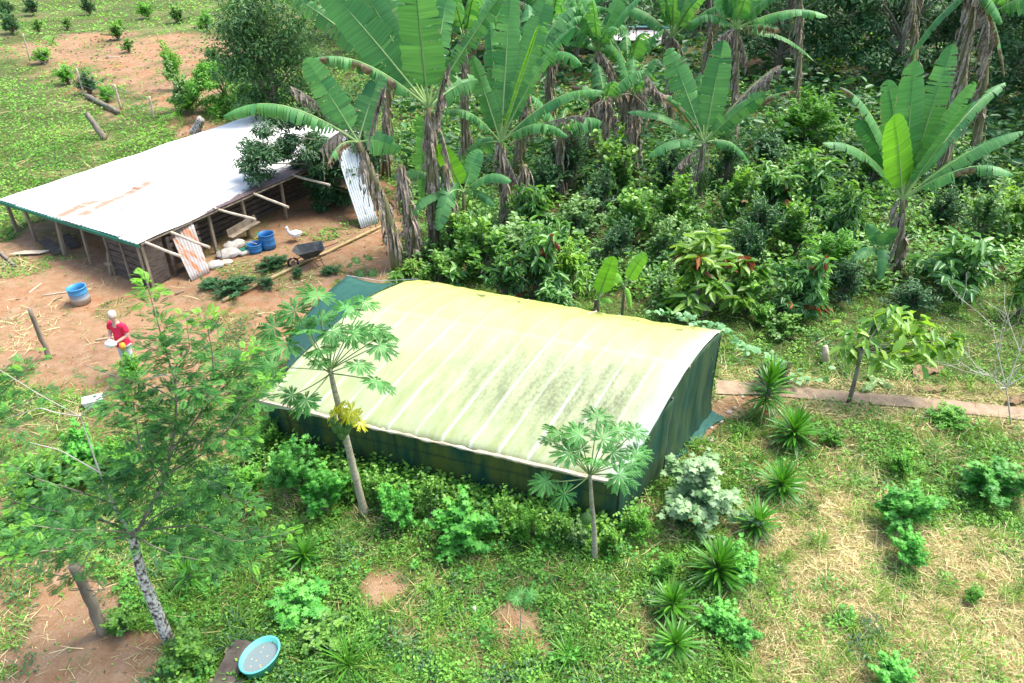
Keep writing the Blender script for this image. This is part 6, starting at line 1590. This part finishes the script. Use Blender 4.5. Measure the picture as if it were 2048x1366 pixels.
g = G(1522, 838); e = empty("pink_flower_plant", (g[0], g[1], 0), "small plant with pink red bracts at the foot of the tallest spiky plant", "flower plant")
m = MB(); m.tube([[0, 0, 0], [0, -.02, .2]], [.008, .005], 5); m.obj("stem", M['petiole'], e)
for c_, (dx, dz) in enumerate(((-.03, .2), (.05, .24))):
    n = 9; cloud("bract", np.repeat([[dx, -.05, dz]], n, 0) + vr.normal(0, .012, (n, 3)), rdir(n, -.2, .5, vr), rdir(n, .5, 1, vr), .075, .6, FOLD, [M['flower']], parent=e)
# banana litter pieces by the path
for k, (x, y, rzz, lab) in enumerate(((1860, 742, .3, "pinkish brown dry banana leaf beyond the path, right piece"), (1835, 748, 1.2, "dry banana leaf beyond the path, middle piece"), (1760, 765, 2.2, "green-brown fallen leaf heap edge above the path"), (1740, 772, .7, "fallen yellowish leaf above the path, left piece"), (1862, 778, 0, "small pale dry leaf just above the path"), (1765, 437, .5, "tan dry leaf on the dark soil left of the broad banana"), (2035, 800, .4, "brown dry leaf at the right edge above the path"), (1490, 400, 1.0, "pale withered leaf hanging among bushes right of the fruiting banana"))):
    g = G(x, y, .05 if k != 7 else 1.2); b = MB(); V = []
    for i in range(9):
        t = i / 8 * 2 - 1; w = .11 * (1 - t * t) ** .5 + .01
        V += [[t * .38, -w, .04 * math.sin(i * 2.0) + .03], [t * .38, 0, .06 + .03 * math.sin(i)], [t * .38, w, .03 + .05 * math.cos(i * 1.7)]]
    b.add(V, [(i * 3 + j, i * 3 + j + 1, i * 3 + j + 4, i * 3 + j + 3) for i in range(8) for j in range(2)], 0, .8)
    o = b.obj("fallen_leaf", M['litter'] if k not in (2, 3) else M['roundpale'], None, False, tuple(g)); o.rotation_euler = (0, 0, rzz); tag(o, lab, "fallen leaf", "fallen leaves by the path")
# stones along the bare strip at the right wall
for k in range(8):
    t = k / 7; x = 1400 + 100 * t + vr.uniform(-8, 8); y = 890 - 105 * t + vr.uniform(-8, 8); g = G(x, y); b = MB()
    b.lathe([(.001, .03), (.05, .025), (.075, .0), (.06, -.02)], n=9); o = b.obj("stone", M['stone'], None, True, (g[0], g[1], .012)); o.scale = (vr.uniform(.6, 1.5), vr.uniform(.6, 1.2), vr.uniform(.5, 1.2)); o.rotation_euler = (0, 0, vr.uniform(0, 3)); tag(o, "%s flat tan stone beside the net house, counted towards the path" % ("first second third fourth fifth sixth seventh eighth".split()[k]), "stone", "stones along the bare strip")
# ---------------------------------------------------------------- ground cover (nobody could count it)
gr_ = np.random.default_rng(77)
def spots(n, y0=5.2, y1=85, pw=1.75, wide=.80, ymax_bias=None):
    u = gr_.random(n); a = 1 - pw
    y = (y0 ** a + u * (y1 ** a - y0 ** a)) ** (1 / a); x = gr_.uniform(-1, 1, n) * (wide * y + 3.0)
    return x, y
HP = HOUSE_XY
SHP = [tuple(sp(*q, 0)[:2]) for q in ((0, 0), (SL, 0), (SL, SW), (0, SW))]
def build_cover(name, n, kind, tpl, mat, size, wd, keep, upness, hmax, label, pw=1.75, y1=85, y0=5.2, clump=.8):
    x, y = spots(n, y0=y0, y1=y1, pw=pw)
    soil, dry, gro = cover(x, y); k = keep(x, y, soil, dry, gro)
    PATHP = wpoly([(1430, 760), (1700, 783), (2048, 816), (2500, 858), (2500, 892), (2048, 844), (1700, 808), (1430, 792)])
    ok = (gr_.random(n) < k) & ~pip(x, y, HP) & ~(pip(x, y, SHP) & (gr_.random(n) < .93)) & ~pip(x, y, PATHP)
    x, y = x[ok], y[ok]; n = len(x); lod = (np.maximum(y, 9) / 10) ** .62
    mound = np.clip((fbm(x, y, clump) - .38) * 2.6, 0.02, 1)
    z = ground_z(x, y) + gr_.random(n) ** 1.3 * hmax * mound * lod ** .5 * (1 - .75 * cover(x, y)[0]) + .005
    pos = np.stack([x, y, z], 1)
    if upness is None:       # blades: grow up and lean
        d = norm(rdir(n, .0, .5, gr_) + UP * gr_.uniform(.2, 1.2, n)[:, None]); nn = rdir(n, -1, 1, gr_); pos[:, 2] = ground_z(x, y) + gr_.random(n) * hmax * .25 * mound
    else:
        d = rdir(n, -.35, .45, gr_); nn = norm(UP * upness + rdir(n, -1, 1, gr_))
    s = gr_.uniform(size[0], size[1], n) * lod
    tint = np.clip(gr_.normal(.42, .22, n) + (mound - .5) * .25 + (fbm(x, y, 2.3) - .5) * 1.1, 0, 1)
    o = cloud(name, pos, d, nn, s, wd, tpl, [mat], tint)
    tag(o, label, kind, None, 'stuff'); return n
def patch(x, y, s, lo, k=4.): return np.clip((fbm(x + 71, y + 13, s) - lo) * k, 0, 1)
tot = 0
right = lambda x, y: (x > 3.2) & (y < 15)
tot += build_cover("weeds", 330000, "weeds", KITE, M['weed'], (.030, .062), .75, lambda x, y, s, d, g: np.clip((1 - s * .985) * (1 - d * .92) * (1 - g * .35) * (.55 + patch(x, y, 1.0, .36)), 0, 1), 1.1, .20, "low broad-leaved weeds covering the ground")
tot += build_cover("tall_weeds", 60000, "weeds", FOLD, M['weed'], (.055, .10), .7, lambda x, y, s, d, g: np.clip((1 - s * 1.0) * (1 - d * .9) * (1 - g * .6) * patch(x, y, .8, .50, 6) * (y < 14), 0, 1), .9, .34, "taller leafy weed mounds in the foreground grass", y1=30)
tot += build_cover("grass", 150000, "grass", BLADE, M['blade'], (.10, .22), .075, lambda x, y, s, d, g: np.clip((1 - s) * (1 - g * .7) * (1 - d * .8) * (.35 + .65 * patch(x + 5, y, 1.2, .42)) * np.where(right(x, y), 1.2, .8), 0, 1), None, .2, "green grass blades among the weeds", y1=40)
tot += build_cover("dry_grass", 330000, "dry grass", BLADE, M['straw'], (.16, .40), .045, lambda x, y, s, d, g: np.clip((d * 1.25 + .05) * (1 - s * .75) * (1 - g * .6), 0, 1), .5, .09, "flattened straw-coloured dry grass", y1=40)
tot += build_cover("pasture_plants", 210000, "pasture", KITE, M['pasture'], (.038, .078), .7, lambda x, y, s, d, g: np.clip((1 - s * .96) * (x < 2) * (y > 20) * (1 - g) * (.45 + patch(x, y, 2.2, .38)), 0, 1), 1.3, .30, "bright low pasture growth behind the shed", pw=1.3, y0=19, y1=100, clump=1.6)
tot += build_cover("leaf_litter", 90000, "leaf litter", FOLD, M['litter'], (.04, .10), .55, lambda x, y, s, d, g: np.clip(g * .9 + (s > .5) * (y > 30) * .5 + (d > .5) * .05 + (s > .3) * .03, 0, 1), 1.6, .05, "brown fallen leaves on the shaded soil", y1=70, pw=1.4)
tot += build_cover("undergrowth", 90000, "undergrowth", FOLD, M['round'], (.07, .14), .8, lambda x, y, s, d, g: np.clip(g * (patch(x, y, 1.6, .47, 7)) * (y > 15), 0, 1), .9, .75, "shaded leafy undergrowth between the bushes", y1=60, pw=1.2, y0=14, clump=1.6)
tot += build_cover("forest_undergrowth", 70000, "undergrowth", FOLD, M['fine'], (.14, .26), .5, lambda x, y, s, d, g: np.clip((y > 27) * g * .9 + (y > 60) * (x > 0) * .9, 0, 1), .8, 1.5, "dense dark undergrowth beneath the far trees", y1=85, pw=.9, y0=24, clump=2.6)
def clumps(name, nc, per, tpl, mat, size, wd, rad, hgt, keep, label, y0=5.2, y1=32, pw=1.6, seed=1, updir=.0):
    """weed plants: a dome of leaves round every rooting point"""
    x, y = spots(nc, y0=y0, y1=y1, pw=pw); soil, dry, gro = cover(x, y); k = keep(x, y, soil, dry, gro)
    PATHP = wpoly([(1430, 745), (1700, 770), (2048, 803), (2500, 845), (2500, 902), (2048, 856), (1700, 820), (1430, 806)])
    ok = (gr_.random(nc) < k) & ~pip(x, y, HP) & ~pip(x, y, SHP) & ~pip(x, y, PATHP); x, y = x[ok], y[ok]; m_ = len(x)
    sc = gr_.uniform(.5, 1.35, m_) * (np.maximum(y, 9) / 10) ** .35
    tb = np.clip(gr_.normal(.45, .25, m_), 0, 1)
    i = np.repeat(np.arange(m_), per); n = len(i); d = rdir(n, 0, 1, gr_); rr = gr_.random(n) ** .5
    p = np.stack([x[i] + d[:, 0] * rr * rad * sc[i], y[i] + d[:, 1] * rr * rad * sc[i], ground_z(x[i], y[i]) + (.15 + .85 * d[:, 2]) * rr * hgt * sc[i] + .01], 1)
    dd = norm(d * [1, 1, .3] + rdir(n, -.4, .4, gr_) * .6 + UP * updir); nn = norm(UP * 1.3 + d * .5 + rdir(n, -1, 1, gr_) * .4)
    o = cloud(name, p, dd, nn, gr_.uniform(size[0], size[1], n) * sc[i] ** .5, wd, tpl, [mat], np.clip(tb[i] + gr_.normal(0, .13, n) + (d[:, 2] - .5) * .25, 0, 1))
    tag(o, label, "weeds", None, 'stuff'); return n
tot += clumps("broad_weed_plants", 5200, 34, FOLD, M['weed'], (.034, .068), .7, .17, .20, lambda x, y, s, d, g: (s < .35) * (1 - g) * np.clip(1 - d * .9, .05, 1) * (.3 + .7 * patch(x, y, 1.3, .40)), "knee-low leafy weed plants scattered through the grass", y1=20)
def wall_dist(x, y):
    A = np.array(HOUSE_XY[0]); B = np.array(HOUSE_XY[1]); d = (B - A) / np.linalg.norm(B - A); t = (x - A[0]) * d[0] + (y - A[1]) * d[1]
    return np.where((t > -.3) & (t < 7.6), np.abs((x - A[0]) * d[1] - (y - A[1]) * d[0]), 9)
tot += clumps("wall_foot_weeds", 16000, 34, FOLD, M['round'], (.05, .10), .7, .20, .46, lambda x, y, s, d, g: (wall_dist(x, y) < .75) * .5, "tall leafy weeds growing along the foot of the net wall", y0=8.5, y1=13.5)
tot += clumps("wall_foot_pale_weeds", 9000, 26, LOBED, M['lobed'], (.05, .08), 1., .20, .40, lambda x, y, s, d, g: (wall_dist(x, y) < .9) * .22, "bright lobed weeds along the foot of the net wall", y0=8.5, y1=13.5)
tot += clumps("lobed_weed_plants", 1500, 15, LOBED, M['lobed'], (.045, .08), 1., .16, .22, lambda x, y, s, d, g: (s < .3) * (1 - g) * (d < .7) * (x < 6) * patch(x + 30, y, 1.1, .46, 6), "soft lobed weed plants in the front grass", y1=15)
tot += clumps("fine_weed_plants", 2600, 34, KITE, M['finebright'], (.03, .06), .55, .16, .26, lambda x, y, s, d, g: (s < .5) * (1 - g * .7) * (d < .75) * patch(x + 9, y + 30, 1.0, .45, 6), "fine-leaved light green weed plants", y1=24)
tot += clumps("dark_weed_plants", 2200, 30, FOLD, M['fine'], (.04, .08), .6, .2, .22, lambda x, y, s, d, g: (s < .6) * (1 - g * .5) * (d < .8) * patch(x - 20, y + 3, .9, .5, 6), "dark green weed plants", y1=24)
tot += clumps("grass_tufts", 2600, 22, BLADE, M['blade'], (.14, .30), .06, .06, .05, lambda x, y, s, d, g: (s < .4) * (1 - g * .6) * .8, "loose tufts of longer green grass", y1=26, updir=.8)
tot += clumps("grove_weed_plants", 3800, 24, FOLD, M['round'], (.08, .15), .75, .36, .55, lambda x, y, s, d, g: (g > .25) * (y > 15.5) * .85, "leafy undergrowth plants between the bushes", y0=15, y1=42, pw=.9)
tot += clumps("shade_weed_plants", 2600, 22, LONG, M['cacao'], (.12, .22), .4, .40, .62, lambda x, y, s, d, g: (g > .25) * (y > 16) * .8, "drooping seedlings in the shade of the grove", y0=16, y1=40, pw=.9)
tot += clumps("yard_weeds", 900, 20, KITE, M['fine'], (.03, .06), .5, .14, .12, lambda x, y, s, d, g: (s > .4) * (y < 24) * patch(x + 3, y + 8, 1.2, .52, 8), "sparse grey-green weeds on the bare yard", y0=7, y1=25)
tot += build_cover("yard_debris", 60000, "straw litter", BLADE, M['straw'], (.08, .30), .05, lambda x, y, s, d, g: (s > .5) * .06 * (1 + 6 * patch(x + 7, y, 1.4, .58, 8)), .6, .02, "straw bits and twigs scattered over the bare yard", y1=26, y0=6)
# soil clods and small stones on the yard
x, y = spots(26000, y1=45); soil, dry, gro = cover(x, y); ok = (soil > .6) & ~pip(x, y, HP); x, y = x[ok], y[ok]; n = len(x)
cl = mesh_np  # clods as small faceted pyramids
TV = np.array([[-.5, -.4, 0], [.5, -.4, 0], [.5, .4, 0], [-.5, .4, 0], [-.25, -.2, .45], [.3, -.15, .4], [.25, .2, .5], [-.2, .2, .38]]); TF = np.array([[4, 5, 6, 7], [0, 1, 5, 4], [1, 2, 6, 5], [2, 3, 7, 6], [3, 0, 4, 7]])
s = gr_.uniform(.008, .03, n) * gr_.random(n) ** .5 * (np.maximum(y, 9) / 10) ** .4; a = gr_.uniform(0, 6.28, n)
ca, sa = np.cos(a)[:, None], np.sin(a)[:, None]
V = np.stack([(TV[None, :, 0] * ca - TV[None, :, 1] * sa) * s[:, None] + x[:, None], (TV[None, :, 0] * sa + TV[None, :, 1] * ca) * s[:, None] + y[:, None], TV[None, :, 2] * s[:, None] + ground_z(x, y)[:, None]], 2)
F = (TF[None] + (np.arange(n) * 8)[:, None, None]).reshape(-1, 4)
tag(link("soil_clods", mesh_np("soil_clods", V.reshape(-1, 3), F, [basic("clod_soil", (.20, .12, .08), (.46, .34, .25), 2.5, .95)])), "small clods and stones scattered on the bare soil", "clods", None, 'stuff')
print("COVER", tot)
